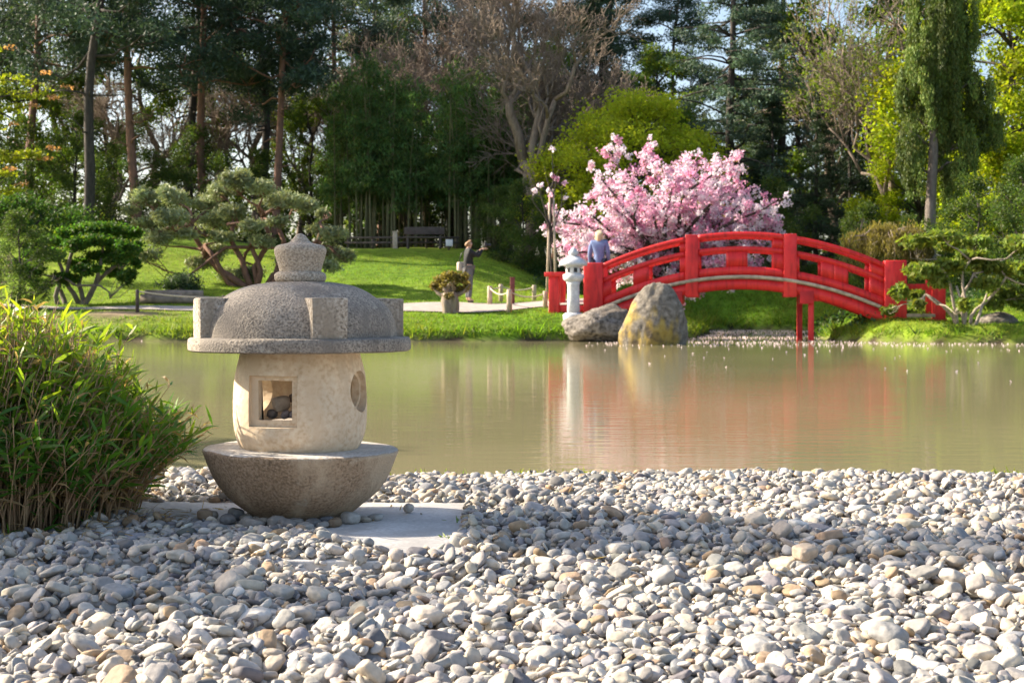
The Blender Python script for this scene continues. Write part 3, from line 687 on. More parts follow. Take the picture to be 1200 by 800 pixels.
for px, py, Y, r, h, n, lab in [(612, 572, 5.45, .05, .05, 30, 'small yellow green weed among pebbles right of the lantern'), (655, 571, 5.5, .05, .035, 22, 'low weed patch in the shingle under the bridge reflection'),
                                (545, 608, 4.65, .045, .06, 34, 'green grass tuft at the right edge of the slab'), (528, 628, 4.3, .035, .055, 28, 'green grass tuft at the front right corner of the slab'),
                                (285, 690, 3.45, .025, .04, 14, 'tiny green sprout in the shaded shingle below the lantern'), (222, 582, 5.2, .06, .05, 30, 'weed between the bamboo clump and the lantern bowl'),
                                (8, 640, 4.0, .03, .05, 14, 'small weed at the left end of the shaded shingle'), (712, 569, 5.55, .03, .03, 14, 'tiny weed in the middle of the sunlit shingle')]:
    v = P(px, py, Y); tuft(v.x, Y, r, h, n, lab, None)
def litter():
    mb = MB(); n = 520; a = R.uniform(-1.9, .6, n); q = 1.0+.16*R.normal(size=n); x = -1.88+.73*q*np.sin(a+1.2)*.98; y = 4.75-.62*q*np.cos(a+1.2)
    x = np.concatenate([x, R.uniform(-1.2, 1.6, 90)]); y = np.concatenate([y, R.uniform(2.8, 5.9, 90)]); n = len(x); ok = np.abs(x) < .36*y+.2; x, y = x[ok], y[ok]; n = len(x)
    z = np.array([beach_h(u, v) for u, v in zip(x, y)]); d = rdir(n, .0); d[:, 2] *= .25; c = np.array([.40, .28, .15])*R.uniform(.5, 1.2, (n, 1))
    mb.blades(np.stack([x, y, z+.006], 1), d, rdir(n, 1.5), R.uniform(.02, .08, n), R.uniform(.003, .007, n), .05, c); tag(mb.build('leaf_litter', M_LEAF), 'dry straw coloured leaf litter fallen among the pebbles', 'leaf litter', kind='stuff')
litter()
def shore_weeds():
    mb = MB(); n = 3200; x = R.uniform(-1.2, 3.2, n); x += .15*R.normal(size=n); keep = (np.sin(x*7)+np.sin(x*17+1)+R.normal(size=n)*.7) > .1; x = x[keep]; n = len(x)
    y = 6.29+.06*R.normal(size=n); B = np.stack([x, y, np.full(n, .0)+.01], 1); D = rdir(n, 1.3)
    y_ = R.random((n, 1)); c = np.array([.10, .2, .02])*(1-y_)+np.array([.30, .30, .06])*y_
    mb.blades(B, D, rdir(n, .3), .03+.05*R.random(n), .006, .3, c); tag(mb.build('shore_grass', M_BAMBOO), 'thin yellow green grass along the near water edge', 'grass', kind='stuff')
shore_weeds()

# ---------------------------------------------------------------- red arched bridge
BY = 33.0; KB = BY/F_PX; BW = 1.35
def bx(px): return (px-600)*KB
def bz(py): return EYE+(HZ-py)*KB
XC = 868.
def yt(px, y0, k=.00139): return y0+k*(px-XC)**2
bridge = thing('arched_bridge', 'red arched wooden bridge with panelled railings over the pond', 'bridge', (bx(XC), BY, 0), math.radians(-9.3)); BO = np.array((bx(XC), BY, 0))
def bar(name, p0, p1, ytop, ybot, k0, k1, y0, y1, mat, parent=bridge, n=28):
    px = np.linspace(p0, p1, n); mb = MB(); mb.strip([bx(p) for p in px], [bz(yt(p, ytop, k0)) for p in px], [bz(yt(p, ybot, k1)) for p in px], y0, y1)
    return mb.build(name, mat, parent, False, BO)
def bpost(name, px, w, ytop, ybot, y0, dep, mat, bev=.015, cap=False):
    mb = MB(); mb.box((bx(px), y0+dep/2, (bz(ytop)+bz(ybot))/2), (w*KB, dep, bz(ytop)-bz(ybot)), None, bev)
    return mb.build(name, mat, bridge, False, BO)
KR = .00139; KF = .00160
bar('deck', 692, 1046, 322.5, 326.5, KR, KR, BY+.02, BY+BW-.02, M_DECK, n=40)
for side, (f0, sgn) in enumerate(((BY, 1), (BY+BW, -1))):
    T = .09*sgn                                                        # rail thickness, towards the deck
    bar('fascia_beam', 694, 1040, 327, 338.5, KR, KF, f0, f0+T*1.2, M_RED, n=40)
    bar('deck_edge', 700, 1034, 322.3, 326.2, KR, KR, f0-.05*sgn, f0+.03*sgn, M_DECK, n=40)
    for a, b in ((705.5, 803.8), (818.2, 917.8), (932.2, 1032.5)):
        bar('handrail', a, b, 271.5, 277.2, KR, KR, f0-.03*sgn, f0+T*1.1, M_RED)
        bar('middle_rail', a, b, 288.6, 294.4, KR, KR, f0, f0+T*.8, M_RED)
        bar('bottom_rail', a, b, 312.3, 321.6, KR, KR, f0, f0+T*.9, M_RED)
        if a > 900 or a < 750: pass
    for a, b, d in ((742, 761, .5), (797, 803.8, .7), (851, 876, .5), (905, 917.8, .7), (818.2, 820.5, .6), (705.5, 716, .7), (932.2, 935.5, .6), (960, 975, .45), (975, 991, .62), (1015, 1032.5, .7)):
        bar('railing_panel', a, b, 294.2, 312.5, KR, KR, f0+.008*sgn, f0+T*d, M_RED, n=8)
    for a, b in ((797, 803.8), (905, 917.8), (1015, 1032.5)): bar('railing_panel', a, b, 277.0, 288.8, KR, KR, f0+.008*sgn, f0+T*.6, M_RED, n=6)
    if sgn == 1: 
        ydep = BY-.035
    else: ydep = BY+BW-.225
    for px in (811, 925): bpost('railing_post', px, 15, 274.5, 348, ydep, .26, M_RED, .013)
    bpost('end_post', 694.5, 23, 307, 373, ydep-.02, .34, M_RED, .02); bpost('end_post', 1044, 25, 306, 381, ydep-.02, .36, M_RED, .02)
# approach railings
bpost('approach_post', 647, 12.5, 322, 373, BY+.02, .25, M_RED, .01); bpost('post_cap', 649.5, 27, 318, 323.2, BY-.05, .40, M_RED, .012)
bpost('approach_rail', 668, 30, 357.5, 366, BY+.08, .1, M_RED, .008); bpost('approach_post', 1093, 14, 324, 380, BY+.02, .25, M_RED, .01)
bpost('approach_beam', 1070, 62, 373, 381, BY-.02, .16, M_REDDARK, .01); bpost('approach_plank', 1071, 34, 367.5, 371.5, BY-.05, .25, M_DECK, .01); bpost('approach_rail', 1071, 34, 333, 340, BY+.08, .1, M_RED, .008)
bpost('approach_post', 647, 12.5, 322, 373, BY+BW-.2, .25, M_RED, .01); bpost('approach_post', 1093, 14, 324, 380, BY+BW-.2, .25, M_RED, .01)
# pier frames
for px in (792, 944):
    for y0 in (BY+.0, BY+BW-.28): bpost('pier_leg', px+(5 if y0 < BY+.5 else -6), 6.5, 342, 415, y0+.08, .14, M_RED, .008)
    bpost('pier_beam', px, 16, 341, 356, BY-.02, BW+.04, M_REDDARK, .012)
    bpost('pier_bracket', px+(9 if px > 868 else -9), 17, 340.5, 353, BY+.03, .2, M_RED, .015)

# ---------------------------------------------------------------- boulders
def boulder(name, prof, c, size, mat, seed, label, squash=None, sub=5):
    V, T = ico(sub); o = Vector((seed*3.1, seed, 0)); out = []
    for v in V:
        vv = Vector(v); r = 1+(.22 if sub == 5 and seed != 4 else .13)*noise.noise(vv*1.1+o)+(.09 if seed != 4 else .05)*noise.noise(vv*2.7+o)+.035*noise.noise(vv*7+o)+.02*noise.noise(vv*16+o); p = vv*r
        if squash: p = squash(p)
        out.append((p.x*size[0], p.y*size[1], p.z*size[2]))
    return tag(link(name, np_mesh(name, out, None, T, mat, None, True), None, c), label, 'boulder')
def sq1(p):
    z = p.z; w = 1-.20*max(z, 0)**1.5-.10*max(z, 0); return Vector((p.x*w+.16*max(z, 0)+.02, p.y*w, z if z > -.35 else -.35+(z+.35)*.3))
v = P(764.5, 401, 29.6); boulder('boulder', None, (v.x, 29.6, .02+.22), (.70, .55, 1.10), M_LICHEN, 4, 'tall rounded grey boulder with yellow lichen standing in the pond', sq1)
def sq2(p): return Vector((p.x, p.y, p.z*(1.0+.25*p.x) if p.z > 0 else p.z*.6))
v = P(700, 385, 32.2); boulder('boulder', None, (v.x+.05, 32.3, .22), (.82, .7, .55), M_ROCK, 9, 'low flat grey boulder on the bank left of the tall one', sq2)
v = P(1172, 376, 31.7); boulder('boulder', None, (v.x, 31.9, .40), (.50, .4, .26), M_ROCK, 13, 'low grey rock on the right bank under the gnarled shrub', None, 4)
v = P(505, 290, 53); 
# ---------------------------------------------------------------- pale stone lantern by the bridge
WY = 33.0; KW = WY/F_PX; wx_ = (672-600)*KW; wz0 = gz(wx_, WY)
def wzz(py): return EYE+(HZ-py)*KW
wl = thing('pedestal_lantern', 'slim pale grey stone lantern on a column beside the red end post', 'lantern', (wx_, WY, wz0)); WO = (wx_, WY, wz0)
def sqprof(pts, n=6, ang=.26): 
    mb = MB(); mb.lathe([(r*KW, wzz(py)-wz0) for r, py in pts], n, (0, 0, 0), None, ang); return mb
for nm, mb in (('base', sqprof([(12, 376), (12.5, 369), (9, 366.5)], 24)), ('shaft', sqprof([(7.6, 367), (7, 350), (7, 334), (8.4, 330)], 24)), ('platform', sqprof([(8, 330.5), (12, 328), (13, 325), (12.8, 321.5), (9.5, 321)], 6)),
               ('fire_box', sqprof([(9.6, 321.2), (9.2, 311.5)], 6)), ('roof', sqprof([(9, 312.5), (17, 311), (17.2, 307.8), (11, 303), (5.5, 300.3), (4, 300)], 6)), ('finial', sqprof([(3.4, 300.4), (5.8, 297.5), (5.6, 295), (3.6, 293.2), (2.6, 291.2), (.4, 289.6)], 20))):
    p = mb.build(nm, M_WHITE_STONE, wl, nm in ('shaft', 'finial', 'base')); p.data.materials[0] = M_WHITE_STONE
# black panels standing in for the dark inside the fire box openings
mb = MB()
for k in range(6):
    a = .26+math.pi/6+k*math.pi/3; mb.box((8.15*KW*math.cos(a), 8.15*KW*math.sin(a), wzz(316.5)-wz0), (.012, .085, .105), Matrix.Rotation(a, 3, 'Z'), .003)
mb.build('fire_box_dark_panel', M_BLACK, wl)

# ---------------------------------------------------------------- rope fence, posts, log edging, far fence
def px_post(px, ytop, ybot, Y, r, mat, root, name='post'):
    a = P(px, ytop, Y); z0 = gz(a.x, Y)-.05; mb = MB(); mb.tube([(a.x, Y, z0), (a.x, Y, a.z-.02), (a.x, Y, a.z)], [r, r, r*.8], 10)
    mb.build(name, mat, root, False, root.location); return a
def rope(root, a, b, sag=.12):
    t = np.linspace(0, 1, 9); pts = [(a.x+(b.x-a.x)*s, a.y+(b.y-a.y)*s, a.z-.05+(b.z-a.z)*s-sag*4*s*(1-s)) for s in t]
    mb = MB(); mb.tube(pts, .018, 6); mb.build('rope', M_ROPE, root, True, root.location)
rf = thing('rope_fence', 'low fence of pale posts and rope beside the red bridge approach', 'rope fence', (P(600, 360, 36).x, 36, gz(0, 36)))
q = [px_post(574, 335, 358, 36.6, .065, M_POST, rf), px_post(597, 339, 368, 34.6, .068, M_POST, rf), px_post(639, 341, 368, 34.6, .06, M_POST, rf)]; bpy.context.view_layer.update()
q2 = [px_post(587, 333, 353, 38, .06, M_POST, rf), px_post(626, 334, 350, 38, .06, M_POST, rf)]
rope(rf, q[0], q[1]); rope(rf, q[1], q[2]); rope(rf, q[0], q2[0], .05); rope(rf, q2[0], q2[1], .1)
def lone_post(name, px, ytop, Y, w, mat, label, cat='post', zb=None):
    a = P(px, ytop, Y); z0 = gz(a.x, Y)-.04; h = a.z-z0; mb = MB(); mb.box((0, 0, h/2), (w, w, h), None, w*.08); mb.box((0, 0, h+.012), (w*1.2, w*1.2, .03), None, .008)
    o = mb.build(name, mat); o.location = (a.x, Y, z0); return tag(o, label, cat)
lone_post('wooden_post', 600.5, 326, 36.2, .12, M_WOODRED, 'dark reddish wooden post inside the rope fence')
lone_post('wooden_post', 645.5, 352, 34.1, .12, M_POST, 'short pale wooden stump post in front of the red approach post')
ls = thing('rope_fence', 'thin dark stake with a rope running right behind the lantern roof', 'rope fence', (P(161, 360, 35).x, 35, gz(P(161, 360, 35).x, 35)))
a = px_post(161, 339, 366, 35, .045, M_WOODDARK, ls, 'post'); b = P(262, 348, 36.4); b = px_post(262, 346, 362, 36.4, .04, M_WOODDARK, ls, 'post'); rope(ls, a, b, .05)
mb = MB()
for k, (p0, p1, py, r) in enumerate(((166, 214, 351.5, .13), (190, 245, 354, .11), (170, 238, 346, .10))):
    A, B = P(p0, py, 37.2), P(p1, py, 37.3); mb.tube([(A.x, 37.1+k*.05, gz(A.x, 37.1)+r+.17*(k == 2)), (B.x, 37.2+k*.05, gz(B.x, 37.2)+r+.17*(k == 2))], r, 12)
tag(mb.build('log_edging', M_LOG), 'grey weathered logs edging the path below the clipped pine', 'log edging')
ff = thing('rail_fence', 'thin dark rail fence at the edge of the bamboo grove', 'fence', (P(450, 288, 53).x, 53, gz(-4.8, 53)))
for px in (408, 437, 466, 500, 535): px_post(px, 277.5, 290, 53, .05, M_WOODDARK, ff)
for dy in (278.5, 284.5):
    A, B = P(404, dy, 53), P(538, dy, 53); mb = MB(); mb.box(((A.x+B.x)/2, 52.96, A.z), (B.x-A.x, .05, .07)); mb.build('rail', M_WOODDARK, ff, False, ff.location)
lone_post('wooden_post', 463, 272, 52.3, .17, M_POST, 'stout pale post at the grove edge with sunlit top')
nb = thing('notice_board', 'small white notice board on a dark post by the bamboo grove', 'notice board', (P(526, 290, 51.8).x, 51.8, gz(P(526, 290, 51.8).x, 51.8)))
px_post(526, 280, 292, 51.8, .04, M_WOODDARK, nb, 'post'); a = P(526.5, 284.5, 51.74); mb = MB(); mb.box((a.x, 51.73, a.z), (.26, .03, .24), None, .006); mb.build('board', M_SIGN, nb, False, nb.location)
be = thing('park_bench', 'dark low bench in front of the bamboo fence', 'bench', (P(497, 290, 52.3).x, 52.3, gz(P(497, 290, 52.3).x, 52.3)))
zb = be.location.z; hb = 0
for nm, c, s in (('seat', (0, 0, .42), (1.5, .4, .06)), ('backrest', (0, .2, .68), (1.5, .05, .28)), ('leg', (-.6, 0, .2), (.08, .38, .4)), ('leg', (.6, 0, .2), (.08, .38, .4))):
    mb = MB(); mb.box(c, s, None, .01); mb.build(nm, M_WOODDARK, be)

# ---------------------------------------------------------------- people
def skin_mesh(name, verts, edges, radii, mat, sub=2, root=0):
    me = bpy.data.meshes.new(name); me.from_pydata([tuple(v) for v in verts], edges, []); o = bpy.data.objects.new('temporary', me); COL.objects.link(o)
    sk = o.modifiers.new('s', 'SKIN'); sk.use_smooth_shade = True; ss = o.modifiers.new('u', 'SUBSURF'); ss.levels = sub; ss.render_levels = sub
    lay = me.skin_vertices[0].data
    for i, r in enumerate(radii): lay[i].radius = (r, r) if isinstance(r, (int, float)) else r; lay[i].use_root = (i == root)
    r = evaluated(o, name); bpy.data.objects.remove(o); r.materials.clear(); r.materials.append(mat); return r
def person(label, loc, rz, J, mats, hair, scale=1.0, coat_len=.86):
    """J: joints; x right, y forward, z up"""
    root = thing('person', label, 'person', loc, rz, None, scale); g = lambda k: np.array(J[k], float)
    V = [g('pelvis'), g('belly'), g('chest'), g('neck0'), g('neck'), g('head0'), g('head1')]; Rr = [.125, .115, .135, .062, .050, .072, .082]; E = [(0, 1), (1, 2), (2, 3), (3, 4), (4, 5), (5, 6)]
    hd = g('look'); V.append(g('head0')+hd*.085+np.array([0, 0, .03])); Rr.append(.016); E.append((5, 7))          # nose
    for s in ('l', 'r'):
        i = len(V); V += [g('hip_'+s), g('knee_'+s), g('ankle_'+s), g('toe_'+s)]; Rr += [.088, .058, .04, .036]; E += [(0, i), (i, i+1), (i+1, i+2), (i+2, i+3)]
        i = len(V); sh, el, wr = g('shoulder_'+s), g('elbow_'+s), g('wrist_'+s); hdv = g('hand_'+s); hdv = hdv/np.linalg.norm(hdv); side = np.cross(hdv, [0, 0, 1.0]); side /= np.linalg.norm(side)+1e-6
        palm = wr+hdv*.075; V += [sh, el, wr, palm]; Rr += [.058, .042, .028, (.036, .026)]; E += [(2, i), (i, i+1), (i+1, i+2), (i+2, i+3)]
        for q, (off, ln) in enumerate(((-.033, .07), (-.011, .085), (.011, .08), (.033, .062))):
            k = len(V); V += [palm+side*off+hdv*.035, palm+side*off*1.1+hdv*(.035+ln*.5)+np.array([0, 0, -.008]), palm+side*off+hdv*(.035+ln)*.94+np.array([0, 0, -.03])]; Rr += [.0095, .009, .0075]; E += [(i+3, k), (k, k+1), (k+1, k+2)]
        k = len(V); V += [wr+hdv*.04-side*.045, wr+hdv*.08-side*.06]; Rr += [.011, .009]; E += [(i+2, k), (k, k+1)]
    body = link('body', skin_mesh('body', V, E, Rr, M_SKIN), root)
    up = np.array([0, 0, 1.]); sd = np.cross(hd, up)
    for s in (-1, 1):
        for nm, off, r, m in (('eye', hd*.082+sd*s*.031+up*.055, .011, M_BLACK), ('ear', sd*s*.083+up*.035, .022, M_SKIN)):
            bm = bmesh.new(); bmesh.ops.create_icosphere(bm, subdivisions=2, radius=r); mb = MB(); mb.bm(bm); bm.free(); e = mb.build(nm, m, body, True); e.location = g('head0')+off
    mb = MB(); mb.box(g('head0')+hd*.082-up*.022, (.045, .012, .01), None, .003); mb.build('mouth', plain_lip, body)
    # clothes
    c = [g('pelvis')*np.array([1, 1, 0])+[0, 0, coat_len], g('pelvis'), g('belly'), g('chest'), g('neck0')-[0, 0, .02]]; cr = [.150, .148, .140, .158, .085]; E = [(0, 1), (1, 2), (2, 3), (3, 4)]
    for s in ('l', 'r'):
        i = len(c); c += [g('shoulder_'+s), g('elbow_'+s), g('wrist_'+s)]; cr += [.075, .058, .044]; E += [(3, i), (i, i+1), (i+1, i+2)]
    link('jacket', skin_mesh('jacket', c, E, cr, mats[0], 2, 1), root)
    c = [g('pelvis')]; cr = [.138]; E = []
    for s in ('l', 'r'):
        i = len(c); c += [g('hip_'+s), g('knee_'+s), g('ankle_'+s)+[0, 0, .03]]; cr += [.102, .076, .062]; E += [(0, i), (i, i+1), (i+1, i+2)]
    link('trousers', skin_mesh('trousers', c, E, cr, mats[1]), root)
    for s in ('l', 'r'): link('shoe', skin_mesh('shoe', [g('ankle_'+s)-[0, 0, .03], (g('ankle_'+s)+g('toe_'+s))/2-[0, 0, .02], g('toe_'+s)], [(0, 1), (1, 2)], [.048, .045, .04], mats[2], 1), root)
    h0 = g('head0'); hv = [h0+up*.085+hd*.03, h0+up*.10-hd*.03, h0+up*.02-hd*.055, h0-up*hair[1]-hd*.055]; 
    hm = skin_mesh('hair', hv+[h0+up*.05-hd*.01+sd*.07, h0-up*hair[1]*.8-hd*.02+sd*.078, h0+up*.05-hd*.01-sd*.07, h0-up*hair[1]*.8-hd*.02-sd*.078], [(0, 1), (1, 2), (2, 3), (1, 4), (4, 5), (1, 6), (6, 7)], [.062, .085, .088, .065, .035, .028, .035, .028], hair[0], 2, 1)
    link('hair', hm, root); return root
plain_lip = plain('lips', (.42, .16, .14), .5)
J = dict(pelvis=(0, 0, .95), belly=(0, 0, 1.1), chest=(0, 0, 1.27), neck0=(0, 0, 1.42), neck=(0, .01, 1.48), head0=(0, .02, 1.56), head1=(0, .015, 1.635), look=(0, 1, 0),
         hip_l=(-.09, 0, .9), knee_l=(-.10, .07, .50), ankle_l=(-.10, .02, .09), toe_l=(-.11, .15, .04), hip_r=(.09, 0, .9), knee_r=(.10, .02, .50), ankle_r=(.10, -.10, .09), toe_r=(.11, .03, .04),
         shoulder_l=(-.175, 0, 1.385), elbow_l=(-.225, -.03, 1.12), wrist_l=(-.23, .06, .88), hand_l=(0, .15, -1), shoulder_r=(.175, 0, 1.385), elbow_r=(.225, -.02, 1.12), wrist_r=(.22, .10, .89), hand_r=(0, .2, -1))
v = P(702, 352, 35.4); person('blond woman in a blue jacket and navy trousers seen from behind at the bridge end', (v.x, 35.4, gz(v.x, 35.4)), math.radians(-12), J, (M_BLUE, M_NAVY, M_SHOE), (M_HAIRBLOND, .16), 1.03)
J2 = dict(J); J2.update(ankle_l=(-.10, .0, .09), toe_l=(-.12, .12, .04), knee_l=(-.1, .02, .5), ankle_r=(.10, .0, .09), toe_r=(.12, .12, .04), knee_r=(.1, .02, .5), look=(0, 1, 0),
          elbow_r=(.20, .22, 1.24), wrist_r=(.07, .36, 1.44), hand_r=(-.2, 1, .25), elbow_l=(-.21, .20, 1.24), wrist_l=(-.07, .34, 1.43), hand_l=(.2, 1, .2))
v = P(549, 350, 37.0); pz = gz(v.x, 37.0); ph = person('person with ginger hair in a dark coat raising a camera on the path', (v.x, 37.0, pz+.03), math.radians(-72), J2, (M_BLACKCOAT, M_GREYCLOTH, M_BLACK), (M_HAIRGINGER, .06), .98, .62)
rot = Matrix.Rotation(math.radians(-72), 3, 'Z')
def at_person(p): return Vector((v.x, 37.0, pz+.03))+rot @ (Vector(p)*.98)
ca = thing('camera', 'black camera with a lens held up by the person on the path', 'camera', at_person((0, .47, 1.55)), math.radians(-72))
mb = MB(); mb.box((0, 0, 0), (.15, .07, .10), None, .012); mb.box((0, 0, .06), (.06, .06, .035), None, .01); mb.build('camera_body', M_BLACK, ca)
mb = MB(); mb.tube([(0, .03, 0), (0, .12, 0), (0, .15, 0)], [.042, .042, .05], 20); mb.build('lens', M_BLACK, ca)
bagt = thing('shoulder_bag', 'pale bag hanging at the hip of the person with the camera', 'bag', at_person((-.24, -.12, .98)), math.radians(-60))
mb = MB(); mb.box((0, 0, 0), (.14, .26, .24), None, .04); mb.build('pouch', M_BAG, bagt)
mb = MB(); mb.tube([(0, -.09, .10), (.06, -.04, .34), (.12, .06, .42), (.05, .1, .3), (0, .09, .10)], .012, 6); mb.build('strap', M_BLACK, bagt)
# ---------------------------------------------------------------- trees and shrubs of the far bank
def add_tree(name, label, cat, loc, trunk, crown, tm, cm, group=None, crown_name='crown', rz=0., scale=1.0, extra=()):
    root = thing(name, label, cat, loc, rz, group, scale)
    if trunk: link('trunk', trunk, root)
    if crown: link(crown_name, crown, root)
    for nm, me in extra: link(nm, me, root)
    return root
def base(px, Y, dz=-.1):
    x = (px-600)/F_PX*Y; return (x, Y, gz(x, Y)+dz)

def padded_tree(name, label, cat, pxb, Y, pads, hubs, bark, leafmat, color, L, W, dens, r0=.11, depth=1.0, yel=.0, up=.7, droop=0., trunks=None, group=None, var=.2, cname='crown', cluster=True):
    """clipped tree: pads given as (px, py, rx, ry) at distance Y; branches run from the foot over hubs to each pad"""
    k = Y/F_PX; B = np.array(base(pxb, Y)); tr, cr = MB(), MB()
    loc = lambda px, py, dy=0.: np.array([(px-600)*k, Y+dy, EYE+(HZ-py)*k])-B
    Hs = [loc(h[0], h[1], R.uniform(-.3, .3)*depth) for h in hubs]
    for h, hub in zip(hubs, Hs):
        st = np.array([(h[2]-pxb)*k if len(h) > 2 else R.normal()*.06, R.normal()*.06, 0]); p = wig(st, hub, 6, .06); tr.tube(p, np.linspace(r0, r0*.6, 6), 7)
    for (px, py, rx, ry) in pads:
        dy = R.uniform(-1, 1)*depth; c = loc(px, py, dy); j = int(np.argmin([np.linalg.norm((c-h)*[1, .5, 1.4])+(2 if h[2] > c[2]+.3 else 0) for h in Hs]))
        p = wig(Hs[j], c-[0, 0, ry*k*.5], 6, .09); tr.tube(p, np.linspace(r0*.55, r0*.14, 6), 6)
        R3 = np.array([rx*k, min(rx*k, .9)*.9, ry*k])*1.12; n = int(dens*rx*ry)
        for q in range(5):
            e = c+rdir(1)[0]*R3*np.array([.8, .8, .3]); tr.tube(wig(p[4], e, 4, .1), [r0*.16, r0*.12, r0*.09, r0*.04], 4)
        sub = [(c, R3*.75, int(n*.35))]
        m = 6 if cluster else 3
        for q in range(m):
            a = R.uniform(0, 6.28); f = R.uniform(.35, .8); sub.append((c+R3*np.array([math.cos(a)*f, math.sin(a)*f, R.uniform(-.1, .4)]), R3*np.array([.42, .42, .55])*R.uniform(.8, 1.15), int(n*.65/m)))
        foliage(cr, sub, L, W, color, var, yel, up=up, droop=droop)
    return add_tree(name, label, cat, tuple(B), tr.mesh('trunk', bark, True), cr.mesh(cname, leafmat), None, None, group, cname)

padded_tree('clipped_pine', 'wide clipped pine with rounded grey green pads and reddish limbs behind the stone lantern', 'tree', 300, 41,
    [(176, 233, 20, 12), (199, 230, 20, 15), (156, 248, 9, 8), (207, 258, 24, 13), (235, 236, 20, 12), (252, 222, 19, 12), (282, 214, 23, 16), (250, 258, 26, 15), (271, 248, 20, 12), (190, 280, 20, 13), (172, 262, 14, 9), (245, 295, 20, 14),
     (287, 322, 18, 14), (336, 236, 22, 13), (358, 241, 18, 12), (374, 249, 10, 9), (392, 276, 18, 11), (388, 296, 16, 11), (394, 313, 13, 10), (316, 224, 19, 11), (300, 238, 15, 9), (313, 284, 16, 10), (330, 262, 14, 8), (222, 275, 16, 9), (370, 268, 14, 8), (350, 318, 16, 10), (262, 278, 15, 9), (180, 302, 17, 10), (228, 308, 18, 11), (262, 322, 16, 11), (332, 306, 16, 10), (360, 296, 16, 10), (403, 300, 13, 10), (300, 268, 16, 10)],
    [(296, 290, 300), (275, 262, 296), (325, 268, 306), (240, 288, 290), (350, 285, 310), (310, 255, 303), (225, 265, 294), (375, 282, 312)], M_BARK_RED, M_NEEDLE, (.25, .30, .17), .15, .042, 5.6, .105, 1.3, .12, .7)
padded_tree('clipped_shrub', 'dark round clipped shrub at the foot of the clipped pine', 'shrub', 208, 38.6, [(208, 330, 22, 15), (196, 336, 14, 10), (222, 338, 14, 10)], [(208, 340)], M_BARK_DARK, M_NEEDLE, (.05, .085, .04), .12, .03, 4, .05, .5)
padded_tree('garden_maple', 'small fresh green tree with flat layered foliage on the left bank', 'tree', 94, 37.5,
    [(57, 281, 20, 9), (86, 276, 23, 12), (108, 268, 24, 11), (134, 271, 22, 11), (47, 300, 20, 9), (154, 293, 16, 12), (76, 327, 17, 10), (140, 290, 20, 11), (116, 300, 18, 9), (126, 318, 14, 9), (160, 326, 10, 12), (52, 316, 16, 9), (98, 288, 18, 10), (70, 300, 16, 9), (160, 308, 8, 9), (122, 283, 20, 10), (34, 288, 14, 9), (30, 312, 14, 10), (60, 334, 14, 8), (110, 318, 15, 9), (88, 308, 16, 9), (145, 305, 14, 9)],
    [(98, 310, 96), (120, 295, 98), (72, 322, 72), (66, 300, 78), (140, 305, 99), (88, 292, 94)], M_BARK_GREY, M_LEAF, (.05, .14, .022), .085, .055, 9.0, .075, 1.0, .15, .6, .2)
padded_tree('pollard_shrub', 'brownish pollarded shrub with a stout trunk and knobbly crown by the path', 'shrub', 527, 34.9,
    [(515, 328, 11, 8), (528, 325, 12, 8), (542, 327, 10, 8), (522, 337, 13, 7), (536, 339, 11, 7), (508, 335, 6, 6), (548, 335, 5, 6), (526, 347, 7, 5)],
    [(523, 345, 524), (531, 345, 530), (527, 342, 527)], M_BARK_TAN, M_LEAF, (.21, .165, .062), .075, .045, 7, .15, .3, .12, .4)
mb = MB(); b = base(527, 34.9); mb.tube([(0, 0, 0), (.01, 0, .3), (-.01, 0, .62)], [.17, .14, .16], 10)
o = mb.build('stump', M_BARK_TAN, bpy.data.objects['pollard_shrub'], True)
padded_tree('gnarled_rhododendron', 'gnarled evergreen shrub with bare grey branches at the right end of the bridge', 'shrub', 1128, 31.3,
    [(1072, 284, 20, 9), (1100, 279, 17, 8), (1122, 285, 16, 8), (1152, 282, 20, 9), (1180, 287, 22, 10), (1205, 290, 18, 10), (1075, 318, 20, 11), (1110, 312, 19, 10), (1098, 330, 14, 9), (1058, 342, 11, 12), (1052, 364, 9, 7), (1072, 358, 9, 7), (1158, 312, 20, 10), (1190, 318, 20, 12),
     (1152, 332, 14, 9), (1185, 345, 20, 12), (1118, 358, 10, 8), (1165, 355, 16, 10), (1215, 330, 18, 14), (1085, 345, 8, 6), (1140, 300, 16, 8), (1205, 352, 16, 12)],
    [(1118, 335, 1124), (1140, 320, 1130), (1108, 325, 1122), (1160, 345, 1136), (1175, 325, 1138), (1135, 305, 1128), (1085, 345, 1120)], M_BARK_PALE, M_LEAF, (.14, .215, .045), .16, .075, 4.0, .042, .9, .22, .6, .15, cluster=True)

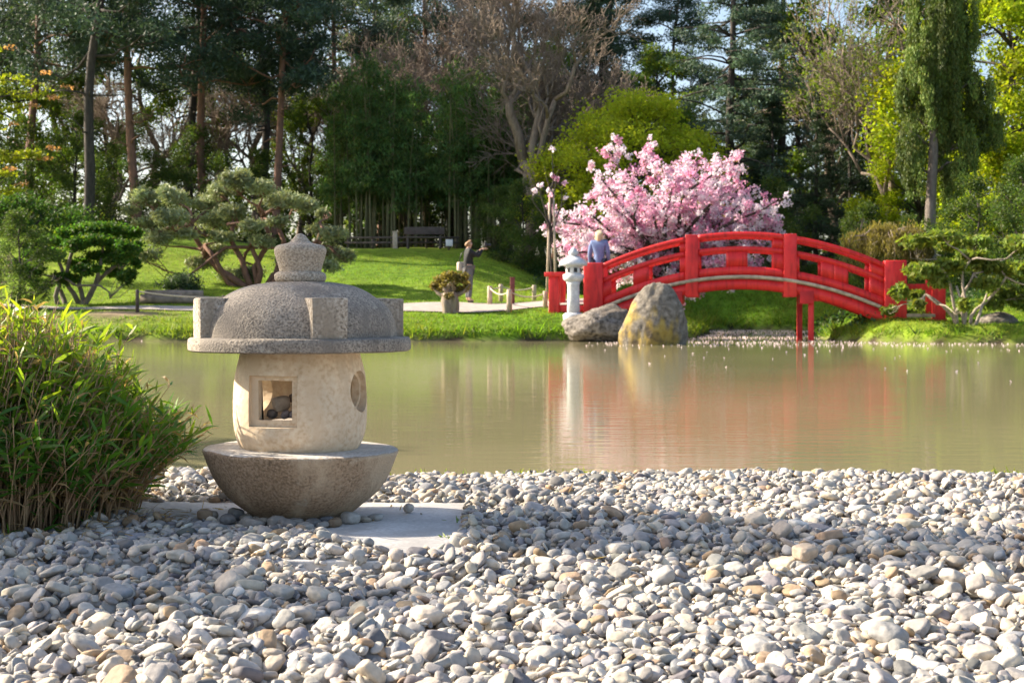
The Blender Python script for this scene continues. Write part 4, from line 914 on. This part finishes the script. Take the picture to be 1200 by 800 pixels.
# tall weeping conifer on the right
def weeping_conifer():
    Y = 44.; k = Y/F_PX; B = np.array(base(1095, Y)); tr, cr = MB(), MB(); Ht = 12.6
    tr.tube(wig((0, 0, -.2), (.25, 0, Ht), 12, .012), np.linspace(.21, .05, 12), 9)
    lobes = [(1075, 28, 12, 45), (1072, 60, 12, 30), (1090, 50, 10, 50), (1107, 15, 18, 40), (1125, 30, 22, 40), (1135, 48, 12, 12), (1072, 82, 14, 28), (1062, 102, 10, 22), (1055, 118, 10, 15), (1080, 105, 12, 25), (1117, 80, 17, 38), (1125, 108, 20, 28), (1140, 115, 14, 20),
             (1145, 142, 20, 22), (1162, 150, 14, 18), (1120, 145, 15, 25), (1098, 140, 7, 25), (1120, 160, 18, 16), (1075, 175, 12, 18), (1085, 125, 9, 22), (1095, -20, 15, 40), (1072, 200, 9, 26), (1112, 215, 10, 26), (1130, 185, 12, 22), (1102, 180, 7, 24), (1060, 172, 9, 22), (1080, -60, 18, 40), (1112, -70, 18, 40), (1064, 150, 8, 20), (1118, 205, 9, 18), (1068, 205, 8, 14), (1152, 168, 16, 9), (1098, 90, 10, 40), (1095, 20, 12, 40), (1100, 60, 14, 40), (1092, 115, 12, 30), (1108, 118, 12, 30), (1084, 80, 12, 30), (1112, 50, 14, 40)]
    for px, py, rx, ry in lobes:
        tip = np.array([(px-1095)*k, R.uniform(-.7, .7), EYE+(HZ-py+ry*.7)*k-B[2]]); st = np.array([tip[0]*.1, 0, tip[2]-abs(tip[0])*.3-.1]); p = wig(st, tip, 5, .06, sag=.1); tr.tube(p, np.linspace(.05, .02, 5), 5)
        ns = max(4, int(rx*.72))
        for q in range(ns):
            x0 = tip[0]+R.uniform(-1, 1)*rx*k*.9; y0 = tip[1]*.6-.15+R.normal()*.25; ln = ry*k*2*R.uniform(.6, 1.1); m = max(2, int(ln/.24)); tone = R.uniform(.5, 1.6)
            foliage(cr, [(np.array([x0+R.normal()*.03, y0+R.normal()*.03, tip[2]-ln*(i+.3)/m]), (.15, .16, .24), 62) for i in range(m)], .12, .038, np.array([.09, .145, .03])*tone, .12, .12, up=.2, droop=1.8)
    return add_tree('weeping_conifer', 'tall narrow conifer with drooping moss green curtains right of the bridge', 'tree', tuple(B), tr.mesh('trunk', M_BARK_GREY, True), cr.mesh('crown', M_NEEDLE), None, None)
weeping_conifer()

# generic trees
def deciduous(H, rad, tr_r, zlo, ncl, nleaf, L, W, color, seed, bark, yel=.15, round_=.8, var=.22, transl=M_LEAF, lean=0., cl=.22, trunk_n=1):
    rg = np.random.default_rng(seed); tr, cr = MB(), MB(); top = np.array([lean, 0, H*.86])
    axis = wig((0, 0, -.2), top, 10, .025, rg); tr.tube(axis, np.linspace(tr_r, tr_r*.25, 10), 8); cl_ = []
    for i in range(ncl):
        f = (i+.5)/ncl; z = zlo+(H-zlo)*f; w = rad*(1-abs(2*f-.85)**2.2*.62)*rg.uniform(.35, 1.05); a = i*2.4+rg.normal()*.5
        c = np.array([lean*z/H+w*math.cos(a), w*math.sin(a), z+rg.normal()*.2]); s0 = axis[min(9, max(1, int((z-.25*w-.6)/(H*.86)*9)))]
        p = wig(s0, c, 6, .07, rg, .06); tr.tube(p, np.linspace(tr_r*.32, tr_r*.05, 6), 5)
        for q in range(3): e = c+rdir(1, 0, rg)[0]*rad*cl*1.1; tr.tube(wig(p[3], e, 4, .1, rg), [tr_r*.12, tr_r*.08, tr_r*.05, tr_r*.02], 4)
        for q in range(3):
            cc = c+rdir(1, .1, rg)[0]*rad*cl*.6; s = rad*cl*rg.uniform(.7, 1.2); cl_.append((cc, (s, s, s*round_), nleaf//(ncl*3)))
    foliage(cr, cl_, L, W, color, var, yel, rg, .5)
    return tr.mesh('trunk', bark, True), cr.mesh('crown', transl)
def pine(H, seed, lean, bark, color, crown_z=.5, nl=24, spread=3.4, tr_r=.2, nleaf=26000):
    rg = np.random.default_rng(seed); tr, cr = MB(), MB(); axis = wig((0, 0, -.2), (lean, 0, H), 14, .009, rg); tr.tube(axis, np.linspace(tr_r, tr_r*.3, 14), 9); cl = []
    for i in range(nl):
        f = crown_z+(1-crown_z)*(i+.5)/nl; j = f*13; s0 = axis[int(j)]+(axis[min(13, int(j)+1)]-axis[int(j)])*(j-int(j)); a = i*2.4+rg.normal()*.4; w = spread*(1-.55*(f-crown_z)/(1-crown_z))*rg.uniform(.5, 1.1)
        c = s0+np.array([w*math.cos(a), w*math.sin(a), w*rg.uniform(-.05, .35)]); p = wig(s0, c, 6, .08, rg); tr.tube(p, np.linspace(tr_r*.3, tr_r*.07, 6), 5)
        for q in range(4):
            cc = p[3+q % 3]+rdir(1, .1, rg)[0]*.55; s = rg.uniform(.5, .95); tr.tube(wig(p[3], cc, 3, .1, rg), [.04, .03, .015], 4); cl.append((cc, (s*1.15, s*1.15, s*.6), nleaf//(nl*4)))
    for q in range(7):                                                   # dead lower stubs
        f = rg.uniform(.2, crown_z); s0 = axis[int(f*13)]; a = rg.uniform(0, 6.28); tr.tube(wig(s0, s0+np.array([math.cos(a), math.sin(a), rg.uniform(-.1, .4)])*rg.uniform(.5, 1.5), 4, .1, rg), [.05, .04, .03, .012], 4)
    foliage(cr, cl, .22, .06, color, .22, .0, rg, .6); return tr.mesh('trunk', bark, True), cr.mesh('crown', M_NEEDLE)
def conifer(H, seed, rad, color, zlo=1.5, tr_r=.24, nleaf=30000, step=.7):
    rg = np.random.default_rng(seed); tr, cr = MB(), MB(); tr.tube(wig((0, 0, -.2), (.2, 0, H), 10, .008, rg), np.linspace(tr_r, .04, 10), 9); cl = []; z = zlo; tot = 0
    while z < H:
        f = (z-zlo)/(H-zlo); w0 = rad*(1-f)**.75+.3
        for q in range(5):
            a = rg.uniform(0, 6.28); w = w0*rg.uniform(.55, 1.1); st = np.array([0, 0, z]); e = np.array([w*math.cos(a), w*math.sin(a), z+w*rg.uniform(-.18, .22)]); p = wig(st, e, 5, .05, rg, .05); tr.tube(p, np.linspace(.07*(1-f)+.02, .015, 5), 4)
            for t in (.45, .7, .95):
                s = rg.uniform(.4, .75)*(.6+.4*(1-f)); cl.append((p[0]+(p[-1]-p[0])*t+rg.normal(size=3)*.15+[0, 0, -.1], (s, s, s*.5), 0))
        z += step*rg.uniform(.8, 1.2)
    foliage(cr, [(c, r, nleaf//len(cl)) for c, r, _ in cl], .17, .055, color, .25, .05, rg, .5, .3); return tr.mesh('trunk', M_BARK_DARK, True), cr.mesh('crown', M_NEEDLE)
def bare(H, seed, spread, tr_r, bark, buds=None, levels=5, fork=.32):
    rg = np.random.default_rng(seed); tr, tw, cr = MB(), MB(), MB(); cl = []
    def grow(p, d, L, r, lv):
        e = p+d*L; pts = wig(p, e, 5, .07, rg, 0); tr.tube(pts, np.maximum(np.linspace(r, r*.62, 5), .011 if H > 5 else .004), 8 if lv > 3 else (5 if lv > 1 else 3))
        if lv == 0: cl.append((e, (.2, .2, .18), 6)); return
        n = int(rg.integers(3, 5)) if lv > 1 else int(rg.integers(4, 7))
        for i in range(n):
            t = rg.uniform(.45, 1.) if i else 1.; q = pts[int(t*4)]; nd = d+rdir(1, .12, rg)[0]*spread*(1.0 if i else .45); nd[2] += .05; nd /= np.linalg.norm(nd)
            grow(q, nd, L*rg.uniform(.55, .85), r*(.62 if i == 0 else rg.uniform(.35, .55)), lv-1)
    grow(np.array([0, 0, -.2]), np.array([rg.normal()*.04, 0, 1.]), H*fork, tr_r, levels)
    ex = []
    if buds is not None: foliage(cr, cl, .12, .08, buds, .2, .2, rg); return tr.mesh('trunk', bark, True), cr.mesh('crown', M_LEAF), ex
    return tr.mesh('trunk', bark, True), None, ex

DK = (.055, .092, .060)
pA = pine(15, 1, -1.2, M_BARK_RED, DK, .42); pB = pine(16, 2, -.5, M_BARK_RED, DK, .40, 28, 3.6); pC = pine(17, 3, .2, M_BARK_DARK, DK, .38, 30, 3.6, .22)
for (px, Y, m, rz, sc, lab) in [(102, 51, pC, 0, .95, 'straight dark trunked pine rising behind the hedge on the left'), (163, 55, pA, 0, 1.0, 'leaning reddish pine second from the left behind the lawn'), (211, 63, pC, 1.2, 1.05, 'dark thick pine trunk between two reddish pines'),
                                (244, 58, pB, 0, 1.0, 'reddish pine with a slightly curved trunk left above the clipped pine'), (303, 61, pC, 2.2, .98, 'slim dark pine standing left of the bamboo grove'), (322, 57, pA, 2.6, .93, 'thin crooked pale pine nearest the bamboo grove'),
                                (40, 62, pB, 1.9, 1.05, 'dark pine at the far left behind the maple branches'), (392, 70, pB, 4.0, 1.0, 'pine crown showing above the left of the bamboo grove'), (-60, 56, pC, 3.3, 1.0, 'pine at the left edge beyond the hedge'), (445, 80, pB, 5.1, 1.2, 'dark pine far behind the left half of the bamboo'), (535, 83, pC, .7, 1.2, 'dark pine far behind the right half of the bamboo'), (650, 82, pB, 2.7, 1.2, 'dark pine far behind the forked trunk'), (505, 75, pA, 1.3, 1.15, 'dark pine behind the centre of the bamboo'), (788, 82, pB, 3.5, .98, 'dark pine in the sky gap right of the lime crown'), (725, 84, pC, 4.2, 1.15, 'dark pine far behind the lime green crown')]:
    add_tree('pine_tree', lab, 'pine', base(px, Y), m[0], m[1], None, None, None, 'crown', rz, sc)
CD = (.070, .125, .085)
c1 = conifer(17, 5, 3.6, CD, nleaf=46000, step=.6); c2 = conifer(15, 6, 2.6, (.035, .07, .035)); 
for (px, Y, m, rz, sc, lab) in [(857, 58, c1, 0, 1.0, 'tall blue green conifer behind the pink cherry tree'), (912, 66, c1, 2.0, 1.08, 'tall blue green conifer just right of the sky gap'), (700, 72, c2, .5, 1.0, 'dark conifer behind the brown leafless trees'), (960, 54, c2, 1.4, .5, 'low dark green yew behind the right half of the bridge'),
                                (1000, 60, c2, 3, .62, 'dark green yew between the bridge and the weeping conifer'), (905, 57, c2, 4.1, .50, 'dark yew just right of the pink cherry crown')]:
    add_tree('conifer', lab, 'conifer', base(px, Y), m[0], m[1], None, None, None, 'crown', rz, sc)
b1 = bare(15, 21, .8, .34, M_BARK_TAN, None, 6, .27); b2 = bare(14, 22, .85, .22, M_BARK_TAN, None, 6, .27); b3 = bare(14, 24, .65, .22, M_BARK_TAN, (.12, .19, .03), 5)
for (px, Y, m, rz, sc, lab) in [(612, 54.5, b1, 0, 1.0, 'big leafless tree with a forked grey brown trunk above the bamboo'), (470, 66, b2, 1, 1.15, 'brown twiggy tree behind the left of the bamboo'), (690, 62, b2, 2.6, 1.0, 'brown twiggy tree over the lime green shrub'), (545, 67, b1, 3.4, 1.05, 'leafless tree behind the middle of the bamboo grove'), (745, 66, b2, 4.4, .95, 'leafless tree left of the sky gap'),
                                (1033, 52, b3, .6, 1.0, 'tall half leafed tree with a dark trunk left of the weeping conifer'), (975, 60, b3, 2.2, 1.0, 'budding tree on the right of the sky gap'), (410, 68, b2, 5.2, 1.0, 'brown twiggy tree left of the bamboo grove'), (655, 58.5, b2, .4, 1.08, 'brown twiggy tree just right of the big forked trunk'),
                                (585, 74, b2, 2.2, 1.1, 'leafless tree far behind the forked trunk'), (290, 72, b3, 1.1, 1.05, 'thin budding tree between the pine trunks'), (190, 74, b3, 3.9, 1.05, 'thin budding tree behind the leaning pine'), (70, 73, b3, 5.3, 1.05, 'thin budding tree behind the straight dark pine'), (350, 73, b3, .2, 1.0, 'thin budding tree left behind the grove'), (140, 66, b2, 4.9, .85, 'bare sapling among the left pines'), (255, 67, b2, 1.6, .85, 'bare sapling right of the curved reddish pine')]:
    add_tree('leafless_tree' if m is not b3 else 'budding_tree', lab, 'tree', base(px, Y), m[0], m[1], None, None, None, 'crown', rz, sc, m[2])
YG = (.22, .32, .025)
d1 = deciduous(10.5, 3.8, .2, 1.2, 46, 42000, .14, .10, YG, 31, M_BARK_DARK, .3, transl=M_SPRING, cl=.2); d2 = deciduous(11, 3.4, .18, 2.0, 34, 20000, .15, .11, (.085, .16, .025), 32, M_BARK_DARK, .2, cl=.2); d3 = deciduous(6, 2.5, .12, .5, 24, 15000, .12, .08, (.065, .12, .03), 33, M_BARK_DARK, .1, cl=.26)
for nm, px, Y, m, rz, sc, lab in [('spring_tree', 1178, 47, d1, 0, 1.05, 'bright yellow green spring tree at the right edge behind the weeping conifer'), ('spring_tree', 1075, 52, d1, 2, .62, 'yellow green young tree shining behind the weeping conifer trunk'), ('spring_tree', 1265, 52, d1, 4, 1.15, 'yellow green tree beyond the right edge'),
                                  ('green_tree', 940, 66, d2, 1, 1.1, 'fresh green tree behind the dark yews'), ('green_tree', 1045, 66, d2, 3, 1.15, 'fresh green tree behind the half leafed tree'), ('green_tree', 120, 72, d2, 0, 1.0, 'green tree lit from behind among the left pines'), ('green_tree', 270, 74, d2, 2, .9, 'green tree between the pine trunks above the clipped pine'),
                                  ('green_tree', 20, 70, d2, 4, 1.0, 'green tree at the far left behind the maple'), ('green_tree', 770, 74, d2, 5, 1.0, 'green tree far behind the lime shrub'), ('green_tree', 360, 64, d2, 5.5, .62, 'low green tree at the left end of the bamboo grove'),
                                  ('dark_shrub', 612, 50, d3, 0, .50, 'dark evergreen shrub with pale flowers left of the young cherry'), ('dark_shrub', 585, 52.5, d3, 1, .40, 'low dark green bush at the lawn crest by the grove'), ('dark_shrub', 1010, 47, d3, 2, .52, 'dark shrub behind the right end of the bridge'), ('dark_shrub', 905, 50.5, d3, 3, .62, 'dark green shrub right of the pink cherry under the yews'),
                                  ('dark_shrub', 1145, 40, d3, 4, .55, 'dark shrub behind the gnarled evergreen'), ('dark_shrub', 1200, 38, d3, 5, .60, 'dark shrub at the right edge behind the gnarled evergreen'), ('dark_shrub', 1060, 42, d3, 1.5, .40, 'dark shrub between the bridge end and the weeping conifer trunk'), ('dark_shrub', 22, 36, d3, .4, .40, 'dark shrub on the bank behind the dwarf bamboo'), ('dark_shrub', 155, 56, d3, .8, .62, 'dark understory shrub under the leaning pine'),
                                  ('dark_shrub', 225, 58, d3, 2.8, .72, 'dark understory shrub behind the clipped pine'), ('dark_shrub', 310, 59, d3, 4.8, .62, 'dark understory shrub between pine and bamboo'), ('dark_shrub', 90, 58, d3, 3.8, .75, 'dark understory shrub at the straight pine foot'), ('dark_shrub', 420, 67, d3, .9, .8, 'dark undergrowth bush behind the left of the bamboo culms'), ('dark_shrub', 480, 68, d3, 2.1, .8, 'dark undergrowth bush behind the middle left bamboo culms'), ('dark_shrub', 540, 67, d3, 3.3, .8, 'dark undergrowth bush behind the middle right bamboo culms'), ('dark_shrub', 600, 67, d3, 4.4, .85, 'dark undergrowth bush behind the right of the bamboo culms'), ('green_tree', 455, 78, d2, 1.4, 1.05, 'green tree far behind the left of the bamboo'), ('green_tree', 640, 77, d2, 2.9, 1.05, 'green tree far behind the big forked trunk'),
                                  ('dark_shrub', -5, 57, d3, 5.1, .8, 'dark understory shrub at the far left')]:
    add_tree(nm, lab, 'shrub' if 'shrub' in nm else 'tree', base(px, Y), m[0], m[1], None, None, None, 'crown', rz, sc)
# lime green broad tree behind the cherry
lm = deciduous(6.9, 3.9, .2, .5, 80, 52000, .13, .10, (.36, .44, .05), 41, M_BARK_DARK, .25, .7, .16, M_SPRING, cl=.21)
add_tree('lime_tree', 'broad lime green tree behind the pink cherry', 'tree', base(742, 53.4), lm[0], lm[1], None, None, None, 'crown', 0, .94)

# hedge at left, long mound of clipped green
mb = MB(); b = np.array(base(30, 49)); cl = []
for i in range(60): 
    x = R.uniform(-3.4, 2.0); cl.append((np.array([x, R.uniform(-.8, .8), R.uniform(.15, 1.25)*(1-.12*max(0, x)**2)]), (.6, .55, .42), 230))
foliage(mb, cl, .13, .05, (.045, .115, .025), .14, .1); tr = MB()
for i in range(9): x = -3.2+i*.6; tr.tube(wig((x, 0, -.2), (x, .1, .9), 4, .1), [.04, .03, .03, .02], 5)
add_tree('hedge', 'dark green rounded hedge on the rise at far left', 'hedge', tuple(b), None, None, None, None, extra=(('branches', tr.mesh('branches', M_BARK_DARK)), ('foliage', mb.mesh('foliage', M_LEAF))))

# cherry in bloom
def cherry(px, Y, limbs, label, r0, dens, name, puff=.155, twig=True, group=None):
    k = Y/F_PX; B = np.array(base(px, Y)); tr, cr, lf = MB(), MB(), MB(); cl, gl = [], []
    if not twig: tr.tube(wig((0, 0, -.1), (0, 0, 3.2), 7, .01), np.linspace(r0*1.3, r0*.6, 7), 7)
    for (tx, ty) in limbs:
        dy = R.uniform(-1, 1)*2.0*(1 if twig else .2); ty = ty+(300-ty)*.10 if twig and ty < 300 else ty; tip = np.array([(tx-px)*k, dy, EYE+(HZ-ty)*k-B[2]]); st = np.array([0, 0, min(.9, tip[2]*.3) if twig else min(2.3, tip[2]*.62)]); m = 9
        p = wig(st, tip, m, .035, sag=.10 if twig else 0.); tr.tube(p, np.linspace(r0, r0*.15, m), 6); Ln = np.linalg.norm(tip-st)
        for i in range(int(Ln*dens)):
            t = 1-R.random()**1.35*.72; j = min(m-2, int(t*(m-1))); q = p[j]+(p[j+1]-p[j])*(t*(m-1)-j)
            side = rdir(1, .25)[0]*R.uniform(.05, .95 if twig else .15)*(1.2-t*.75); e = q+side
            if i % 2 == 0: tr.tube([q, (q+e)/2+[0, 0, .03], e], [r0*.1, r0*.08, r0*.04], 3)
            s = puff*R.uniform(.6, 1.25); cl.append((e, (s, s, s*.85), 26))
            if R.random() < .35: gl.append((e, (s*1.3, s*1.3, s), 4))
    foliage(cr, cl, .088, .07, (.83, .55, .67), .0, 0., shell=.5)
    # puffs differ in tint: white, rose, deep pink
    me = cr.mesh('blossom', M_BLOSSOM); a = me.color_attributes['Col']; n = len(me.vertices); c = np.zeros(n*4, np.float32); a.data.foreach_get('color', c); c = c.reshape(n, 4)
    ids = np.arange(n)//(26*4); t = np.random.default_rng(3).random(ids.max()+1)[ids][:, None]; c[:, :3] = np.where(t < .45, c[:, :3]*[1.08, 1.45, 1.30], np.where(t > .8, c[:, :3]*[.95, .72, .84], c[:, :3])); c = np.clip(c, 0, .88); a.data.foreach_set('color', c.ravel())
    foliage(lf, gl, .09, .05, (.22, .15, .05), .2, .3)
    return add_tree(name, label, 'cherry tree', tuple(B), tr.mesh('trunk', M_BARK_DARK, True), None, None, None, extra=(('blossom', me), ('young_leaves', lf.mesh('young_leaves', M_LEAF))))
lim = [(716, 152), (757, 162), (735, 205), (765, 185), (795, 188), (815, 178), (835, 190), (855, 182), (862, 205), (880, 212), (700, 215), (690, 195), (705, 235), (680, 240), (665, 248), (690, 262), (720, 255), (750, 220), (780, 215), (810, 210), (840, 225), (870, 235), (895, 235), (910, 255), (920, 268), (900, 268),
       (880, 262), (850, 252), (820, 240), (790, 245), (760, 250), (735, 270), (715, 285), (745, 295), (775, 280), (805, 275), (835, 280), (865, 285), (890, 290), (912, 290), (705, 305), (735, 315), (760, 310), (790, 305), (820, 300), (850, 305), (880, 310), (720, 330), (750, 330), (790, 325), (830, 325), (770, 335), (860, 330), (742, 240), (828, 262), (800, 225), (772, 262), (845, 205), (900, 250), (675, 262), (660, 285), (815, 345), (690, 290), (650, 272), (642, 258), (655, 298), (668, 305), (845, 180), (822, 172), (872, 200), (893, 222)]
cherry(786, 40.6, lim, 'large cherry tree in full pink bloom behind the red bridge', .10, 10.8, 'cherry_tree')
yc = cherry(646, 38.2, [(646, 168), (638, 195), (655, 198), (632, 216), (661, 215), (625, 224), (665, 232), (640, 238), (652, 245)], 'slender young cherry with sparse pink blossom tied to stakes', .03, 1.5, 'young_cherry_tree', .085, False)
yb = Vector(yc.location); k = 38.2/F_PX
for dx, tx in ((-.13, -.03), (.13, .05)):
    mb = MB(); mb.tube([(dx, -.05, 0), (tx, -.04, 3.1)], [.035, .03], 8); mb.build('stake', M_POST, yc)
# hanging petals sprays by the bridge are part of the big cherry; weeping brown shrub
def weeping_shrub():
    Y = 41.; k = Y/F_PX; B = np.array(base(1040, Y)); tr, cr = MB(), MB(); tr.tube(wig((0, 0, -.1), (0, 0, 1.85), 6, .02), np.linspace(.08, .04, 6), 7)
    for i in range(46):
        a = R.uniform(0, 6.28); w = R.uniform(.3, 1.55); c = np.array([w*math.cos(a), w*math.sin(a)*.8, 2.35-.42*w+R.normal()*.1]); p = wig((0, 0, 1.9), c, 5, .06, sag=.15); e = c+[w*.1*math.cos(a), 0, -R.uniform(.4, 1.0)]
        tr.tube(list(p)+[e], [.03, .025, .02, .015, .01, .006], 4)
        foliage(cr, [(c+(e-c)*t, (.24, .22, .18), 50) for t in (0., .3, .6, .9)], .13, .03, (.20, .165, .060), .2, .1, up=.2, droop=1.5)
    add_tree('weeping_shrub', 'small weeping shrub with brownish drooping twigs behind the bridge end', 'shrub', tuple(B), tr.mesh('trunk', M_BARK_TAN, True), cr.mesh('crown', M_LEAF), None, None)
weeping_shrub()
# maple branches and bare shrub at the left edge
def layered(px, Y, layers, color, tips, label, name):
    k = Y/F_PX; B = np.array(base(px, Y)); tr, cr = MB(), MB(); top = max(l[1] for l in layers); zt = EYE+(HZ-min(l[1] for l in layers))*k-B[2]
    tr.tube(wig((0, 0, -.1), (0, 0, zt), 8, .03), np.linspace(.11, .03, 8), 7)
    for (x0, py, x1, n) in layers:
        z = EYE+(HZ-py)*k-B[2]; a, b = np.array([0, 0, z-.3]), np.array([(x1-px)*k, R.uniform(-.5, .5), z+.12]); p = wig(a, b, 7, .05); tr.tube(p, np.linspace(.04, .01, 7), 5)
        foliage(cr, [(p[j]+rdir(1)[0]*.12+[0, 0, .05], (.34, .4, .10), n) for j in (2, 3, 4, 5)], .12, .085, color, .15, .3); foliage(cr, [(p[6], (.22, .3, .08), n//2)], .10, .06, tips, .1, 0.)
    add_tree(name, label, 'tree', tuple(B), tr.mesh('trunk', M_BARK_DARK, True), cr.mesh('crown', M_LEAF), None, None)
layered(-55, 42, [(0, 88, 48, 60), (0, 118, 60, 80), (0, 128, 40, 80), (0, 178, 62, 90), (0, 190, 50, 80), (0, 60, 12, 40), (0, 150, 15, 40), (0, 108, 82, 30), (0, 220, 20, 60), (0, 200, 5, 80), (0, 40, -20, 60)], (.20, .26, .025), (.42, .22, .13), 'maple with thin layers of yellow green leaves and reddish tips at the left edge', 'maple_tree')
sb = bare(2.6, 61, .9, .03, M_BARK_TAN, None, 4, .26)
add_tree('twiggy_shrub', 'thin bare twiggy shrub at the left edge above the dwarf bamboo', 'shrub', base(14, 35.6), sb[0], sb[1], None, None, None, 'crown', 0, 1.0, sb[2])

# bamboo grove
def bamboo_proto(seed, H):
    rg = np.random.default_rng(seed); cu, lf = MB(), MB(); lean = rg.normal(size=2)*.35; ax = np.array([[lean[0]*t**2, lean[1]*t**2, H*t-.1] for t in np.linspace(0, 1, 9)]); cu.tube(ax, np.linspace(.055, .012, 9), 7); cl = []
    for i in range(24):
        t = rg.uniform(.30, 1.0); q = ax[int(t*8)] if t < 1 else ax[8]; q = q+np.array([0, 0, (t*8-int(t*8))*H/8]); a = rg.uniform(0, 6.28); w = rg.uniform(.3, 1.05)*(1.15-t*.5); e = q+np.array([w*math.cos(a), w*math.sin(a), .1-.2*w])
        cu.tube([q, (q+e)/2+[0, 0, .12], e], [.014, .01, .005], 3); cl += [(e, (.42, .42, .26), 32), ((q+e)/2, (.34, .34, .26), 14)]
    foliage(lf, cl, .21, .048, (.085, .18, .06), .42, .12, rg, .3, .9); return cu.mesh('culm', M_CULM, True), lf.mesh('foliage', M_LEAF)
bp = [bamboo_proto(70+i, h) for i, h in enumerate((7.8, 7.2, 6.6, 8.4))]
n_b = 0
for i in range(112):
    Y = 57+R.random()**1.4*8; px = R.uniform(392, 612) if i % 5 else R.uniform(370, 640); ed = min(1, .62+.5*min((px-360)/70, (648-px)/55)); m = bp[int(R.integers(4))]
    add_tree('bamboo_plant', 'tall dark green bamboo with a bare lower culm in the grove behind the lawn', 'bamboo', base(px, Y), m[0], None, None, None, 'bamboo plants of the grove', rz=R.uniform(0, 6.28), scale=float(np.clip(ed, .55, 1)*R.uniform(.84, 1.0)), extra=(('foliage', m[1]),))

# far wood closing the view, with gaps for the sky
def far_wood():
    mb = MB(); cl = []
    for i in range(620):
        Y = R.uniform(84, 104); px = R.uniform(-260, 1460); topz = np.interp(px, [-250, 0, 200, 400, 600, 800, 950, 1100, 1450], [6.5, 6.5, 5.6, 6.5, 8, 8, 7, 9, 9])*R.uniform(.5, 1.25)
        z = R.random()**.7*topz; x = (px-600)/F_PX*Y; s = R.uniform(.7, 1.5); cl.append(((x, Y, 3.6+z), (s, s, s*.8), 85))
    foliage(mb, cl, .34, .22, (.055, .095, .03), .3, .25); tag(mb.build('far_wood', M_LEAF), 'far green wood behind the garden trees', 'wood', kind='stuff')
far_wood()
def green_bank():
    mb = MB(); cl = []
    x = R.uniform(-3.5, 2.4, 900); 
    return
# ivy and ground cover on the slope below the lime tree and along the grove
def cover(name, pts, L, W, color, label, cat):
    mb = MB(); foliage(mb, pts, L, W, color, .18, .1); tag(mb.build(name, M_LEAF), label, cat, kind='stuff')
pts = []
for i in range(150):
    Y = R.uniform(46, 54); px = R.uniform(575, 690) ; x = (px-600)/F_PX*Y
    if Y < np.interp(px, [575, 640, 690], [52.5, 46.5, 45]): continue
    pts.append(((x, Y, gz(x, Y)+.08), (.5, .5, .22), 70))
cover('ground_cover', pts, .11, .07, (.035, .085, .028), 'dark green ground cover on the slope right of the lawn', 'ground cover')
pts = [((x, y, gz(x, y)+.05), (.5, .4, .25), 60) for x, y in [(R.uniform(8.0, 15), R.uniform(32.3, 40)) for _ in range(110)]]
cover('bank_ivy', pts, .10, .07, (.045, .10, .03), 'low leafy cover under the shrubs on the right bank', 'ground cover')
pts = [((x, y, gz(x, y)+.1), (.6, .5, .35), 60) for x, y in [(R.uniform(-26, -6), R.uniform(53.5, 62)) for _ in range(130)]]
cover('woodland_floor', pts, .16, .10, (.045, .075, .025), 'undergrowth on the floor of the wood at left', 'undergrowth')

# ---------------------------------------------------------------- unseen trees left of the frame, placed so their shade crosses the shingle
def shade_pine():
    B = np.array((-9.2, 9.25, .0)); tr, cr = MB(), MB(); cl = []
    tr.tube([(0, 0, -.2), (.05, .03, 1.2), (-.05, .1, 2.4), (0, .3, 3.6), (.05, .4, 4.3)], [.16, .14, .12, .10, .08], 9)
    p = wig((.05, .4, 4.25), (.4, -1.9, 6.4), 7, .03); tr.tube(p, np.linspace(.055, .025, 7), 6)  # limb bent so that its pads cast shade on the shingle
    for c, r, n in [((.3, -1.93, 6.45), (.9, .30, .26), 850), ((.6, -2.0, 6.95), (.8, .28, .24), 750), ((.3, -1.88, 6.05), (.5, .22, .18), 400), ((.7, .5, 4.4), (.7, .5, .3), 500), ((-.7, .2, 4.2), (.7, .5, .3), 500), ((0, .9, 4.7), (.8, .5, .3), 500), ((-.4, .6, 3.5), (.6, .4, .25), 350)]:
        cl.append((np.asarray(c), r, n)); tr.tube(wig(p[5] if c[2] > 5 else (.02, .35, 3.9), c, 4, .06), [.03, .02, .015, .008], 4)
    foliage(cr, cl, .20, .05, DK, .2)
    add_tree('pine_tree', 'unseen pine on the near shore left of the frame, its long raised limb shaped to shade the shingle', 'pine', tuple(B), tr.mesh('trunk', M_BARK_DARK, True), cr.mesh('crown', M_NEEDLE), None, None)
shade_pine()
ss = deciduous(2.35, .55, .07, .3, 22, 5000, .10, .06, (.05, .10, .025), 92, M_BARK_DARK, cl=.32)
add_tree('dark_shrub', 'broad shrub on the shingle left of the frame', 'shrub', (-4.2, 4.62, .03), ss[0], ss[1], None, None)
